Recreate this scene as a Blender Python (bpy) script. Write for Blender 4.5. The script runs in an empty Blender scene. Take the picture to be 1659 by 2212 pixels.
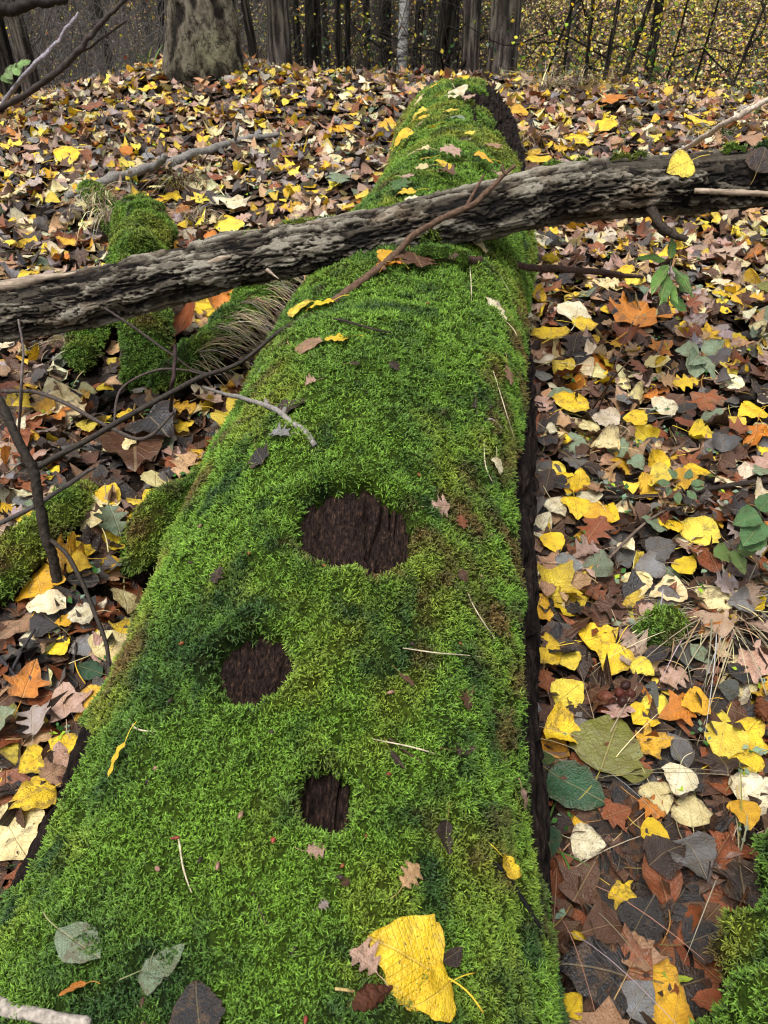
import bpy, math, random
import numpy as np
from mathutils import Vector, Matrix

# ------------------------------------------------------------------ camera, sky, sun, exposure
S = bpy.context.scene
COL = S.collection
rng = np.random.default_rng(11)
random.seed(11)
R = math.radians
CAMZ = 1.5
PITCH = 31.4
FPX = 1661.0            # focal length in pixels of the photograph scaled to 1659 x 2212
cd = bpy.data.cameras.new('camera')
cam = bpy.data.objects.new('camera', cd)
COL.objects.link(cam)
cam.location = (0, 0, CAMZ)
cam.rotation_euler = (R(90 - PITCH), 0, 0)
cd.sensor_fit = 'VERTICAL'
cd.sensor_height = 24
cd.sensor_width = 18
cd.lens = 24 * FPX / 2212
cd.clip_start = 0.05
cd.clip_end = 400
cd.dof.use_dof = True
cd.dof.focus_distance = 1.75
cd.dof.aperture_fstop = 7.0
S.camera = cam

SUN_EL, SUN_AZ = 66.0, 215.0        # overcast: soft light from high above, a little behind the camera
w = bpy.data.worlds.new('World')
S.world = w
w.use_nodes = True
wn = w.node_tree
sky = wn.nodes.new('ShaderNodeTexSky')
sky.sky_type = 'NISHITA'
sky.sun_disc = False
sky.sun_elevation = R(SUN_EL)
sky.sun_rotation = R(SUN_AZ)
sky.air_density = 1.0
sky.dust_density = 4.0
sky.ozone_density = 0.6
hs = wn.nodes.new('ShaderNodeHueSaturation')
hs.inputs['Saturation'].default_value = 0.25      # cloud cover: almost grey sky light
wn.links.new(sky.outputs[0], hs.inputs['Color'])
bg = wn.nodes['Background']
wn.links.new(hs.outputs[0], bg.inputs['Color'])
bg.inputs['Strength'].default_value = 0.115
sd = bpy.data.lights.new('sun', 'SUN')
sd.energy = 1.5
sd.angle = R(28)
sd.color = (1.0, 0.97, 0.93)
sun = bpy.data.objects.new('sun', sd)
COL.objects.link(sun)
sun.rotation_euler = (R(90 - SUN_EL), 0, R(180 - SUN_AZ))
S.view_settings.view_transform = 'Standard'
S.view_settings.look = 'None'
S.view_settings.gamma = 1
S.view_settings.use_curve_mapping = False
S.view_settings.exposure = 1.22
S.render.engine = 'CYCLES'
S.cycles.max_bounces = 6
S.cycles.diffuse_bounces = 3
S.cycles.glossy_bounces = 2
S.cycles.transmission_bounces = 3
S.cycles.transparent_max_bounces = 4
S.cycles.use_denoising = True
S.cycles.filter_width = 1.15

# ------------------------------------------------------------------ helpers: noise, meshes, objects
def _h(ix, iy, iz, seed):
    n = (ix * 374761393 + iy * 668265263 + iz * 2147483647 + seed * 974634777).astype(np.int64)
    n = (n ^ (n >> 13)) * 1274126177
    n = n & 0x7fffffff
    n = (n ^ (n >> 16)) * 668265263
    return ((n & 0xffffff) / float(0xffffff))
def vnoise(P, seed=0):
    P = np.asarray(P, float)
    i = np.floor(P).astype(np.int64)
    f = P - i
    f = f * f * (3 - 2 * f)
    x, y, z = i[..., 0], i[..., 1], i[..., 2]
    r = 0
    for dx in (0, 1):
        wx = f[..., 0] if dx else 1 - f[..., 0]
        for dy in (0, 1):
            wy = f[..., 1] if dy else 1 - f[..., 1]
            for dz in (0, 1):
                wz = f[..., 2] if dz else 1 - f[..., 2]
                r = r + wx * wy * wz * _h(x + dx, y + dy, z + dz, seed)
    return r
def fbm(P, octv=4, seed=0):
    P = np.asarray(P, float)
    a, s, t = 0.5, 0.0, 0.0
    for k in range(octv):
        s = s + a * vnoise(P, seed + k * 17)
        t += a
        a *= 0.5
        P = P * 2.03 + 3.7
    return s / t
def sstep(a, b, x):
    t = np.clip((x - a) / (b - a), 0, 1)
    return t * t * (3 - 2 * t)

def mesh_np(name, V, polys, mats=(), uv=None, attrs=None, smooth=True):
    """polys: list of int arrays (n,k). attrs: {name: (n,) float or (n,3) colour} on points."""
    me = bpy.data.meshes.new(name)
    V = np.asarray(V, np.float32)
    me.vertices.add(len(V))
    me.vertices.foreach_set('co', V.ravel())
    polys = [np.asarray(p, np.int32) for p in polys if len(p)]
    li = np.concatenate([p.ravel() for p in polys])
    tot = np.concatenate([np.full(len(p), p.shape[1], np.int32) for p in polys])
    st = np.concatenate([[0], np.cumsum(tot)[:-1]]).astype(np.int32)
    me.loops.add(len(li))
    me.loops.foreach_set('vertex_index', li)
    me.polygons.add(len(tot))
    me.polygons.foreach_set('loop_start', st)
    me.update(calc_edges=True)
    if smooth:
        me.polygons.foreach_set('use_smooth', np.ones(len(tot), bool))
    if uv is not None:
        ul = me.uv_layers.new(name='UVMap')
        ul.data.foreach_set('uv', np.asarray(uv, np.float32)[li].ravel())
    for k, a in (attrs or {}).items():
        a = np.asarray(a, np.float32)
        if a.ndim == 1:
            at = me.attributes.new(k, 'FLOAT', 'POINT')
            at.data.foreach_set('value', a)
        else:
            at = me.attributes.new(k, 'FLOAT_COLOR', 'POINT')
            c = np.ones((len(a), 4), np.float32)
            c[:, :3] = a
            at.data.foreach_set('color', c.ravel())
    for m in (mats if isinstance(mats, (list, tuple)) else [mats]):
        me.materials.append(m)
    me.update()
    return me
def obj(name, me, parent=None, color=None):
    o = bpy.data.objects.new(name, me)
    COL.objects.link(o)
    if parent is not None:
        o.parent = parent
        o.matrix_parent_inverse = parent.matrix_basis.inverted()
    if color is not None:
        o.color = (*color[:3], 1)
    return o
def tag(o, label, cat, group=None):
    o['label'] = label
    o['category'] = cat
    if group:
        o['group'] = group
    return o
def empty(name, loc, label, cat, group=None):
    o = bpy.data.objects.new(name, None)
    COL.objects.link(o)
    o.location = loc
    o.empty_display_size = 0.05
    return tag(o, label, cat, group)
def gridq(nu, nv, wrap=False):
    i, j = np.meshgrid(np.arange(nu - 1), np.arange(nv if wrap else nv - 1), indexing='ij')
    a = i * nv + j
    b = i * nv + (j + 1) % nv
    return np.stack([a, b, b + nv, a + nv], -1).reshape(-1, 4)
def smooth_path(pts, n):
    """Catmull-Rom through points (k,m) resampled to n."""
    P = np.asarray(pts, float)
    if len(P) == 2:
        t = np.linspace(0, 1, n)[:, None]
        return P[0] * (1 - t) + P[1] * t
    P = np.vstack([2 * P[0] - P[1], P, 2 * P[-1] - P[-2]])
    k = len(P) - 3
    t = np.linspace(0, k - 1e-6, n)
    i = t.astype(int)
    f = (t - i)[:, None]
    a, b, c, d = P[i], P[i + 1], P[i + 2], P[i + 3]
    return 0.5 * (2 * b + (c - a) * f + (2 * a - 5 * b + 4 * c - d) * f ** 2 + (3 * b - a - 3 * c + d) * f ** 3)
def frames(P):
    T = np.gradient(P, axis=0)
    T /= np.linalg.norm(T, axis=1)[:, None] + 1e-12
    up = np.array([0.0, 0.0, 1.0])
    m = np.abs(T @ up) > 0.95
    A = np.cross(T, np.where(m[:, None], np.array([0.0, 1.0, 0.0]), up))
    for k in range(1, len(A)):
        if A[k] @ A[k - 1] < 0:
            A[k] *= -1
    A /= np.linalg.norm(A, axis=1)[:, None] + 1e-12
    B = np.cross(A, T)
    return T, A, B
def tube(P, rad, sides=6, cap=True):
    """returns V, [quads, tris]"""
    P = np.asarray(P, float)
    n = len(P)
    rad = np.broadcast_to(np.asarray(rad, float), (n,)) if np.ndim(rad) < 2 else rad
    T, A, B = frames(P)
    th = np.linspace(0, 2 * np.pi, sides, endpoint=False)
    rr = rad[:, None] if np.ndim(rad) == 1 else rad
    V = P[:, None] + rr[..., None] * (np.cos(th)[None, :, None] * A[:, None] + np.sin(th)[None, :, None] * B[:, None])
    V = V.reshape(-1, 3)
    q = gridq(n, sides, True)[:, ::-1]
    tr = np.zeros((0, 3), int)
    if cap:
        c0, c1 = len(V), len(V) + 1
        V = np.vstack([V, P[0], P[-1]])
        j = np.arange(sides)
        tr = np.vstack([np.stack([np.full(sides, c0), j, (j + 1) % sides], -1),
                        np.stack([np.full(sides, c1), (n - 1) * sides + (j + 1) % sides, (n - 1) * sides + j], -1)])
    return V, [q, tr]
class Bag:
    """collects several shells into one mesh"""
    def __init__(s):
        s.V, s.q, s.t, s.n, s.a = [], [], [], 0, {}
    def add(s, V, polys, **at):
        V = np.asarray(V, float)
        for p in polys:
            if len(p):
                (s.q if np.shape(p)[1] == 4 else s.t).append(np.asarray(p) + s.n)
        s.V.append(V)
        s.n += len(V)
        for k, v in at.items():
            v = np.asarray(v, float)
            s.a.setdefault(k, []).append(np.broadcast_to(v, (len(V),) + v.shape[-1:]) if v.ndim == 1 and len(v) == 3 and len(V) != 3 else (np.full(len(V), float(v)) if v.ndim == 0 else v))
    def mesh(s, name, mats, smooth=True):
        pol = []
        if s.q:
            pol.append(np.vstack(s.q))
        if s.t:
            pol.append(np.vstack(s.t))
        return mesh_np(name, np.vstack(s.V), pol, mats, attrs={k: np.concatenate(v) for k, v in s.a.items()}, smooth=smooth)

# ------------------------------------------------------------------ helpers: pixels of the photograph (1659 x 2212) to places
_c, _s = math.cos(R(PITCH)), math.sin(R(PITCH))
def ray(x, y):
    u, v = (x - 829.5) / FPX, (y - 1106) / FPX
    return np.array([u, _c - v * _s, -_s - v * _c])
CAM = np.array([0, 0, CAMZ])
def at(x, y, d):
    return CAM + d * ray(x, y)
def project(P):
    Q = np.asarray(P, float) - CAM
    dep = Q[..., 1] * _c - Q[..., 2] * _s
    dn = -Q[..., 1] * _s - Q[..., 2] * _c
    return 829.5 + FPX * Q[..., 0] / dep, 1106 + FPX * dn / dep, dep

# ------------------------------------------------------------------ the lie of the land
_gy = np.array([-40, -3, 0, .9, 1.5, 2.1, 2.9, 3.8, 4.5, 5.5, 6.3, 7.0, 8.0, 9.5, 12, 16, 24, 34, 60, 120])
_gz = np.array([-1.9, -1.65, -1.54, -1.40, -1.22, -1.06, -.95, -.80, -.64, -.43, -.31, -.27, -.42, -.72, -.95, -1.0, -.55, .9, 7.0, 24])
_yy = np.linspace(-40, 120, 3201)
_zz = np.interp(_yy, _gy, _gz)
_k = np.exp(-0.5 * (np.arange(-12, 13) / 4.0) ** 2)
_zz = np.convolve(np.pad(_zz, 12, mode='edge'), _k / _k.sum(), mode='valid')
def ground(x, y):
    x, y = np.asarray(x, float), np.asarray(y, float)
    z = np.interp(y, _yy, _zz) + CAMZ
    z = z + .17 * np.exp(-((x + 1.45) ** 2 / 0.9 + (y - 6.9) ** 2 / 0.9))
    fall = sstep(1.2, 3.2, np.abs(x - .3)) * sstep(3.5, 6, y) * (1 - sstep(9, 14, y))
    z = z - .13 * fall
    z = z - .26 * np.exp(-((x + .56) ** 2 + (y - 1.66) ** 2) / .022)        # hollow under the log
    z = z + 1.5 * sstep(9.5, 23, y) * (1 - sstep(28, 45, y)) * sstep(.6, 4.5, x)        # the open slope climbs sooner
    P = np.stack([x, y, np.zeros_like(x)], -1)
    near = 1 - sstep(9, 20, y)
    z = z + (fbm(P * 1.3, 3, 5) - .5) * .13 + (fbm(P * 7, 2, 9) - .5) * .035 * near
    return z
def gnormal(x, y):
    e = .06
    n = np.stack([-(ground(x + e, y) - ground(x - e, y)) / (2 * e), -(ground(x, np.asarray(y) + e) - ground(x, np.asarray(y) - e)) / (2 * e), np.ones_like(np.asarray(x, float))], -1)
    return n / np.linalg.norm(n, axis=-1)[..., None]

# ------------------------------------------------------------------ the big log as a function
_ls = np.array([  # y, x, z (from the camera), radius
    [-.9, -.33, -1.74, .49], [-.2, -.26, -1.60, .48], [.35, -.21, -1.49, .47], [.72, -.175, -1.38, .437], [.95, -.15, -1.265, .402], [1.2, -.11, -1.15, .388],
    [1.6, -.06, -1.018, .372], [2.11, .025, -.912, .363], [2.865, .165, -.782, .342], [3.6, .315, -.668, .315], [4.3, .385, -.59, .325], [4.9, .43, -.54, .33], [5.3, .47, -.515, .32]])
_lt = np.linspace(-.9, 5.3, 1241)
_lc = np.stack([np.interp(_lt, _ls[:, 0], _ls[:, k]) for k in (1, 2, 3)], -1)
_k2 = np.exp(-0.5 * (np.arange(-60, 61) / 22.0) ** 2)
for _q in range(3):
    _lc[:, _q] = np.convolve(np.pad(_lc[:, _q], 60, mode='reflect', reflect_type='odd'), _k2 / _k2.sum(), mode='valid')
_tan = np.gradient(np.stack([_lc[:, 0], _lt, _lc[:, 1]], -1), axis=0)
_tan /= np.linalg.norm(_tan, axis=1)[:, None]
def logf(t):
    t = np.asarray(t, float)
    f = lambda a: np.interp(t, _lt, a)
    C = np.stack([f(_lc[:, 0]), t, f(_lc[:, 1]) + CAMZ], -1)
    a = np.stack([f(_tan[:, k]) for k in range(3)], -1)
    e1 = np.cross(a, np.array([0, 0, 1.0]))
    e1 /= np.linalg.norm(e1, axis=-1)[..., None]
    e2 = np.cross(e1, a)
    return C, a, e1, e2, f(_lc[:, 2])
def tangents(t):
    """angles (right positive) at which the log's outline is seen from where the photographer stood: used to place the moss edge"""
    C, a, e1, e2, r = logf(t)
    D = CAM - C
    x, y = (D * e1).sum(-1), (D * e2).sum(-1)
    v = np.arctan2(x, y)
    h = np.arccos(np.clip(r / np.hypot(x, y), -1, 1))
    return v - h, v + h
def log_R(t, th):
    C, a, e1, e2, r = logf(t)
    P = np.stack([np.asarray(t) * 1.0, np.sin(th) * 1.0, np.cos(th) * 1.0], -1)
    k = r + (fbm(P * np.array([2.2, 1.6, 1.6]), 3, 21) - .5) * .06
    k = k + .030 * np.exp(-((t - 1.83) / .17) ** 2 - ((th - .03) / .34) ** 2) - .016 * np.exp(-((t - 2.12) / .14) ** 2 - (th / .6) ** 2)     # a hump in the moss
    k = k - .012 * np.exp(-((t - 1.45) / .12) ** 2 - ((th - .2) / .5) ** 2)
    tl, tr = tangents(t)
    k = k + .024 * np.exp(-((th - tr - .04) / .20) ** 2) * sstep(.80, 1.2, t) * (1 - sstep(2.5, 3.0, t))      # bark ledge on the side
    k = k + .022 * np.exp(-((th - tl + .04) / .16) ** 2) * sstep(.66, .78, t) * (1 - sstep(1.02, 1.12, t))
    return k
def log_pt(t, th, off=0.0):
    C, a, e1, e2, r = logf(t)
    rr = log_R(t, th) + off
    return C + rr[..., None] * (np.sin(th)[..., None] * e1 + np.cos(th)[..., None] * e2)
def log_coords(P):
    P = np.asarray(P, float)
    t = P[..., 1].copy()
    for _ in range(4):
        C, a, e1, e2, r = logf(t)
        t = np.clip(t + ((P - C) * a).sum(-1) * a[..., 1], -.9, 5.3)
    C, a, e1, e2, r = logf(t)
    D = P - C
    x, y = (D * e1).sum(-1), (D * e2).sum(-1)
    return t, np.arctan2(x, y), np.hypot(x, y), np.abs((D * a).sum(-1))
def in_log(P, pad=0.0):
    t, th, rho, al = log_coords(P)
    return (rho < log_R(t, th) + pad) & (al < .02 + pad)
def hit_log(x, y, off=.02):
    d = np.arange(.5, 7, .004)
    P = CAM + d[:, None] * ray(x, y)
    m = in_log(P, off)
    if not m.any():
        return None
    i = int(np.argmax(m))
    t, th, rho, al = log_coords(P[i])
    return P[i], float(t), float(th), d[i]
def hit_ground(x, y, h=0.0):
    d = np.arange(.6, 40, .01)
    P = CAM + d[:, None] * ray(x, y)
    m = P[:, 2] < ground(P[:, 0], P[:, 1]) + h
    i = int(np.argmax(m)) if m.any() else len(d) - 1
    return P[i], d[i]
def log_normal(t, th):
    e = .03
    t, th = np.asarray(t, float), np.asarray(th, float)
    a = log_pt(t + e, th) - log_pt(t - e, th)
    b = log_pt(t, th + e) - log_pt(t, th - e)
    n = np.cross(b, a)
    n = n / np.linalg.norm(n, axis=-1)[..., None]
    C = logf(t)[0]
    return n * np.sign(((log_pt(t, th) - C) * n).sum(-1))[..., None]

# ------------------------------------------------------------------ materials
class M:
    def __init__(s, name):
        s.m = bpy.data.materials.new(name)
        s.m.use_nodes = True
        s.nt = s.m.node_tree
        s.b = s.nt.nodes['Principled BSDF']
        s.out = s.nt.nodes['Material Output']
    def n(s, typ, ins=None, **kw):
        nd = s.nt.nodes.new('ShaderNode' + typ)
        for k, v in kw.items():
            setattr(nd, k, v)
        for k, v in (ins or {}).items():
            s.set(nd.inputs[k], v)
        return nd
    def set(s, sock, v):
        if isinstance(v, bpy.types.NodeSocket):
            s.nt.links.new(v, sock)
        else:
            if sock.type == 'RGBA' and len(v) == 3:
                v = (*v, 1)
            sock.default_value = v
    def math(s, op, a, b=0.0, c=0.0, clamp=False):
        nd = s.n('Math', operation=op, use_clamp=clamp)
        s.set(nd.inputs[0], a)
        s.set(nd.inputs[1], b)
        s.set(nd.inputs[2], c)
        return nd.outputs[0]
    def mix(s, f, a, b, blend='MIX'):
        nd = s.n('Mix', data_type='RGBA', blend_type=blend)
        s.set(nd.inputs[0], f)
        s.set(nd.inputs[6], a)
        s.set(nd.inputs[7], b)
        return nd.outputs[2]
    def noise(s, vec, scale, detail=4, rough=.55, dist=0.0):
        return s.n('TexNoise', {'Vector': vec, 'Scale': scale, 'Detail': detail, 'Roughness': rough, 'Distortion': dist}).outputs[0]
    def ramp(s, f, *stops):
        nd = s.n('ValToRGB', {'Fac': f})
        e = nd.color_ramp.elements
        while len(e) < len(stops):
            e.new(.5)
        for k, (p, c) in zip(e, stops):
            k.position = p
            k.color = (*c, 1) if len(c) == 3 else c
        return nd.outputs[0]
    def mapr(s, v, a, b, c=0.0, d=1.0):
        return s.n('MapRange', {0: v, 1: a, 2: b, 3: c, 4: d}).outputs[0]
    def attr(s, name, kind='GEOMETRY'):
        return s.n('Attribute', attribute_name=name, attribute_type=kind)
    def pos(s, scale=(1, 1, 1)):
        return s.n('Mapping', {'Vector': s.n('TexCoord').outputs['Object'], 'Scale': scale}).outputs[0]
    def bump(s, h, strength=.5, dist=.01):
        s.set(s.b.inputs['Normal'], s.n('Bump', {'Strength': strength, 'Distance': dist, 'Height': h}).outputs[0])
    def p(s, **kw):
        for k, v in kw.items():
            s.set(s.b.inputs[{'col': 'Base Color', 'rough': 'Roughness', 'spec': 'Specular IOR Level'}[k]], v)
        return s.m

def m_soil():
    a = M('soil')
    v = a.pos()
    n = a.noise(v, 14, 6)
    a.bump(a.noise(v, 60, 5), .8, .02)
    return a.p(col=a.ramp(n, (.3, (.006, .004, .003)), (.6, (.016, .011, .008)), (.8, (.03, .022, .015))), rough=.95, spec=.05)
def m_leaf(kind):
    """kind 'object': colour of the object; 'attr': colour attribute on one mesh"""
    a = M('leaf_' + kind)
    if kind == 'object':
        oi = a.n('ObjectInfo')
        col, rnd = oi.outputs['Color'], oi.outputs['Random']
    else:
        col, rnd = a.attr('lcol').outputs['Color'], a.attr('lrnd').outputs['Fac']
    uv = a.n('SeparateXYZ', {0: a.n('UVMap').outputs[0]})
    x, y = uv.outputs[0], uv.outputs[1]
    ax = a.math('ABSOLUTE', a.math('SUBTRACT', x, .5))
    v = a.n('CombineXYZ', {0: x, 1: y, 2: a.math('MULTIPLY', rnd, 57.0)}).outputs[0]
    big = a.noise(v, 3.2, 3)
    c = a.mix(a.mapr(big, .35, .7), a.mix(1.0, col, (.80, .70, .55), 'MULTIPLY'), a.mix(1.0, col, (1.12, 1.1, 1.05), 'MULTIPLY'))
    # decay: brown blotches and black specks, more on some leaves than on others
    blot = a.mapr(a.math('ADD', a.noise(v, 5.0, 5, .65), a.math('MULTIPLY', rnd, .16)), .66, .76)
    c = a.mix(a.math('MULTIPLY', blot, .75), c, a.mix(.8, col, (.10, .055, .025), 'MIX'))
    rim = a.attr('rim').outputs['Fac']
    edge = a.mapr(a.math('ADD', a.math('MULTIPLY', rim, .55), a.noise(v, 7, 4, .6)), .86, 1.06)
    edge = a.math('MULTIPLY', edge, a.mapr(a.math('FRACT', a.math('MULTIPLY', rnd, 13.7)), .25, .9, .1, .95))
    c = a.mix(edge, c, a.mix(.72, col, (.085, .042, .018)))
    fine = a.noise(v, 42, 4, .7)
    c = a.mix(.42, c, a.mix(1.0, c, a.ramp(fine, (.3, (.55, .52, .5)), (.7, (1.25, 1.25, 1.25))), 'MULTIPLY'))
    speck = a.mapr(a.noise(v, 20, 3, .6), .645, .69)
    c = a.mix(a.math('MULTIPLY', speck, .8), c, (.02, .014, .01))
    # midrib and side veins
    rib = a.mapr(ax, .008, .022, 1.0, 0.0)
    lat = a.math('ABSOLUTE', a.math('SUBTRACT', a.math('FRACT', a.math('MULTIPLY', a.math('SUBTRACT', y, a.math('MULTIPLY', ax, .9)), 9.0)), .5))
    lat = a.mapr(lat, .03, .1, 1.0, 0.0)
    vein = a.math('MAXIMUM', rib, a.math('MULTIPLY', lat, .45))
    c = a.mix(a.math('MULTIPLY', vein, .35), c, a.mix(.5, c, (.55, .42, .22)))
    h = a.math('ADD', a.math('MULTIPLY', vein, -.6), a.math('ADD', a.noise(v, 26, 4), a.noise(v, 6, 3)))
    a.bump(h, .7, .006)
    a.p(col=c, rough=a.mapr(a.noise(v, 2, 2), .35, .65, .24, .52), spec=.55)
    tr = a.n('BsdfTranslucent', {'Color': c})
    mx = a.n('MixShader', {0: .16, 1: a.b.outputs[0], 2: tr.outputs[0]})
    a.set(a.out.inputs['Surface'], mx.outputs[0])
    return a.m
def m_flat(name, c1, c2, scale=60, rough=.7, stretch=(1, 1, 1), bump=.3, spec=.3):
    a = M(name)
    n = a.noise(a.pos(stretch), scale, 5)
    a.bump(n, bump, .004)
    return a.p(col=a.ramp(n, (.3, c1), (.68, c2)), rough=rough, spec=spec)
def m_objcol(name, rough=.6, var=.35, scale=90):
    a = M(name)
    oi = a.n('ObjectInfo')
    n = a.noise(a.pos(), scale, 4)
    a.bump(n, .4, .003)
    return a.p(col=a.mix(1.0, oi.outputs['Color'], a.ramp(n, (.3, (1 - var,) * 3), (.7, (1 + var,) * 3)), 'MULTIPLY'), rough=rough, spec=.12)
def m_attrcol(name, rough=.65, trans=.0):
    a = M(name)
    c = a.attr('lcol').outputs['Color']
    a.p(col=c, rough=rough, spec=.15)
    if trans:
        tr = a.n('BsdfTranslucent', {'Color': c})
        mx = a.n('MixShader', {0: trans, 1: a.b.outputs[0], 2: tr.outputs[0]})
        a.set(a.out.inputs['Surface'], mx.outputs[0])
    return a.m
def m_moss():
    a = M('moss_shoots')
    t = a.attr('tint', 'INSTANCER').outputs['Color']
    r = a.n('ObjectInfo').outputs['Random']
    tip = a.attr('tip').outputs['Fac']
    one = a.attr('shade').outputs['Fac']
    c = a.mix(a.math('POWER', tip, 1.4), a.mix(1.0, t, (.14, .12, .14), 'MULTIPLY'), a.mix(1.0, t, (1.7, 1.5, 2.2), 'MULTIPLY'))  # young tips are paler; shade between shoots is painted into the dark bases
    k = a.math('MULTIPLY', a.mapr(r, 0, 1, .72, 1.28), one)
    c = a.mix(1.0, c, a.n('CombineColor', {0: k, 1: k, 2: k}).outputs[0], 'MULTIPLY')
    a.p(col=c, rough=.5, spec=.35)
    tr = a.n('BsdfTranslucent', {'Color': c})
    a.set(a.out.inputs['Surface'], a.n('MixShader', {0: .12, 1: a.b.outputs[0], 2: tr.outputs[0]}).outputs[0])
    return a.m
def m_mossbase():
    a = M('moss_mat')
    t = a.attr('tint').outputs['Color']
    n = a.noise(a.pos(), 160, 4)
    a.bump(n, 1.0, .01)
    return a.p(col=a.mix(1.0, t, a.ramp(n, (.3, (.06, .05, .05)), (.7, (.30, .26, .26))), 'MULTIPLY'), rough=.9, spec=.1)
def m_bark_log():
    a = M('log_bark')
    v = a.pos((14, 3, 14))
    n = a.noise(v, 6, 8, .7)
    a.bump(a.noise(v, 9, 8, .8), 1.0, .04)
    return a.p(col=a.ramp(n, (.36, (.006, .004, .003)), (.54, (.030, .020, .016)), (.70, (.085, .058, .045))), rough=.9, spec=.12)
def m_wood_patch():
    a = M('rotten_wood')
    v = a.pos((60, 5, 60))
    n = a.noise(v, 4, 6, .7)
    h = a.noise(a.pos((70, 14, 70)), 3, 8, .8)
    a.bump(h, 1.0, .03)
    c = a.ramp(n, (.36, (.005, .003, .002)), (.5, (.034, .020, .016)), (.60, (.072, .042, .032)), (.68, (.24, .12, .065)))
    c = a.mix(a.mapr(a.noise(a.pos(), 120, 3), .62, .68, 0, .8), c, (.12, .07, .04))
    return a.p(col=c, rough=.9, spec=.10)
def m_bark_branch():
    a = M('branch_bark')
    pl = a.attr('plate').outputs['Fac']
    v = a.pos()
    n = a.noise(v, 45, 6, .65)
    n2 = a.noise(v, 9, 4)
    c = a.ramp(a.math('ADD', pl, a.math('MULTIPLY', a.math('SUBTRACT', n, .5), .55)), (.10, (.008, .007, .006)), (.28, (.020, .015, .011)), (.50, (.062, .052, .038)), (.72, (.128, .112, .086)), (.95, (.24, .215, .17)))
    c = a.mix(a.mapr(n2, .5, .68, 0, .7), c, a.mix(1.0, c, (.75, .55, .40), 'MULTIPLY'))
    c = a.mix(a.mapr(a.noise(v, 190, 2), .63, .7, 0, .75), c, (.012, .01, .009))
    a.bump(a.noise(v, 140, 6, .7), .8, .008)
    return a.p(col=c, rough=.85, spec=.15)
def m_bark_tree(name, dark, mid, light, sc, bump=.8):
    a = M(name)
    pl = a.attr('plate').outputs['Fac']
    v = a.pos(sc)
    n = a.noise(v, 8, 6, .65)
    c = a.ramp(a.math('ADD', a.math('MULTIPLY', pl, .7), a.math('MULTIPLY', n, .45)), (.15, dark), (.5, mid), (.9, light))
    big = a.noise(a.pos(), 2.2, 3)
    c = a.mix(a.mapr(big, .45, .7, 0, .5), c, a.mix(1.0, c, (.8, .95, .55), 'MULTIPLY'))
    cr = a.math('ABSOLUTE', a.math('SUBTRACT', a.noise(a.pos((sc[0] * 2.4, sc[1] * 2.4, sc[2] * 1.8)), 2.2, 4, .6, .5), .5))
    c = a.mix(a.mapr(cr, .0, .035, .85, 0), c, dark)
    a.bump(a.noise(v, 22, 5, .7), bump, .02)
    return a.p(col=c, rough=.9, spec=.08)
def m_birch():
    a = M('birch_bark')
    v = a.pos((3, 3, 14))
    n = a.noise(v, 3, 4, .6, .6)
    c = a.ramp(n, (.36, (.02, .018, .016)), (.46, (.28, .27, .25)), (.7, (.48, .47, .44)))
    a.bump(n, .4, .01)
    return a.p(col=c, rough=.6)
MAT = dict(
    soil=m_soil(), leaf=m_leaf('object'), litter=m_leaf('attr'), stalk=m_objcol('stalk', .5, .15), twig=m_objcol('twig_bark', .7, .5, 120),
    moss=m_moss(), mossbase=m_mossbase(), logbark=m_bark_log(), rotten=m_wood_patch(), branch=m_bark_branch(),
    plane=m_bark_tree('plated_bark', (.006, .005, .004), (.065, .054, .040), (.15, .13, .095), (2.5, 2.5, 2)),
    furrow=m_bark_tree('furrowed_bark', (.011, .009, .008), (.075, .062, .054), (.16, .135, .115), (6, 6, .8)),
    darkbark=m_bark_tree('dark_bark', (.004, .0035, .003), (.018, .015, .012), (.045, .037, .03), (5, 5, .8)),
    birch=m_birch(), blade=m_attrcol('grass_blades', .6, .15), green=m_attrcol('undergrowth_leaf', .55, .25),
    wood=m_flat('bare_wood', (.12, .085, .06), (.36, .28, .20), 14, .65, (1, 8, 8)),
    stem=m_attrcol('undergrowth_stem', .8),
    nut=m_objcol('nut_shell', .35, .45, 200),
)

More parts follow.
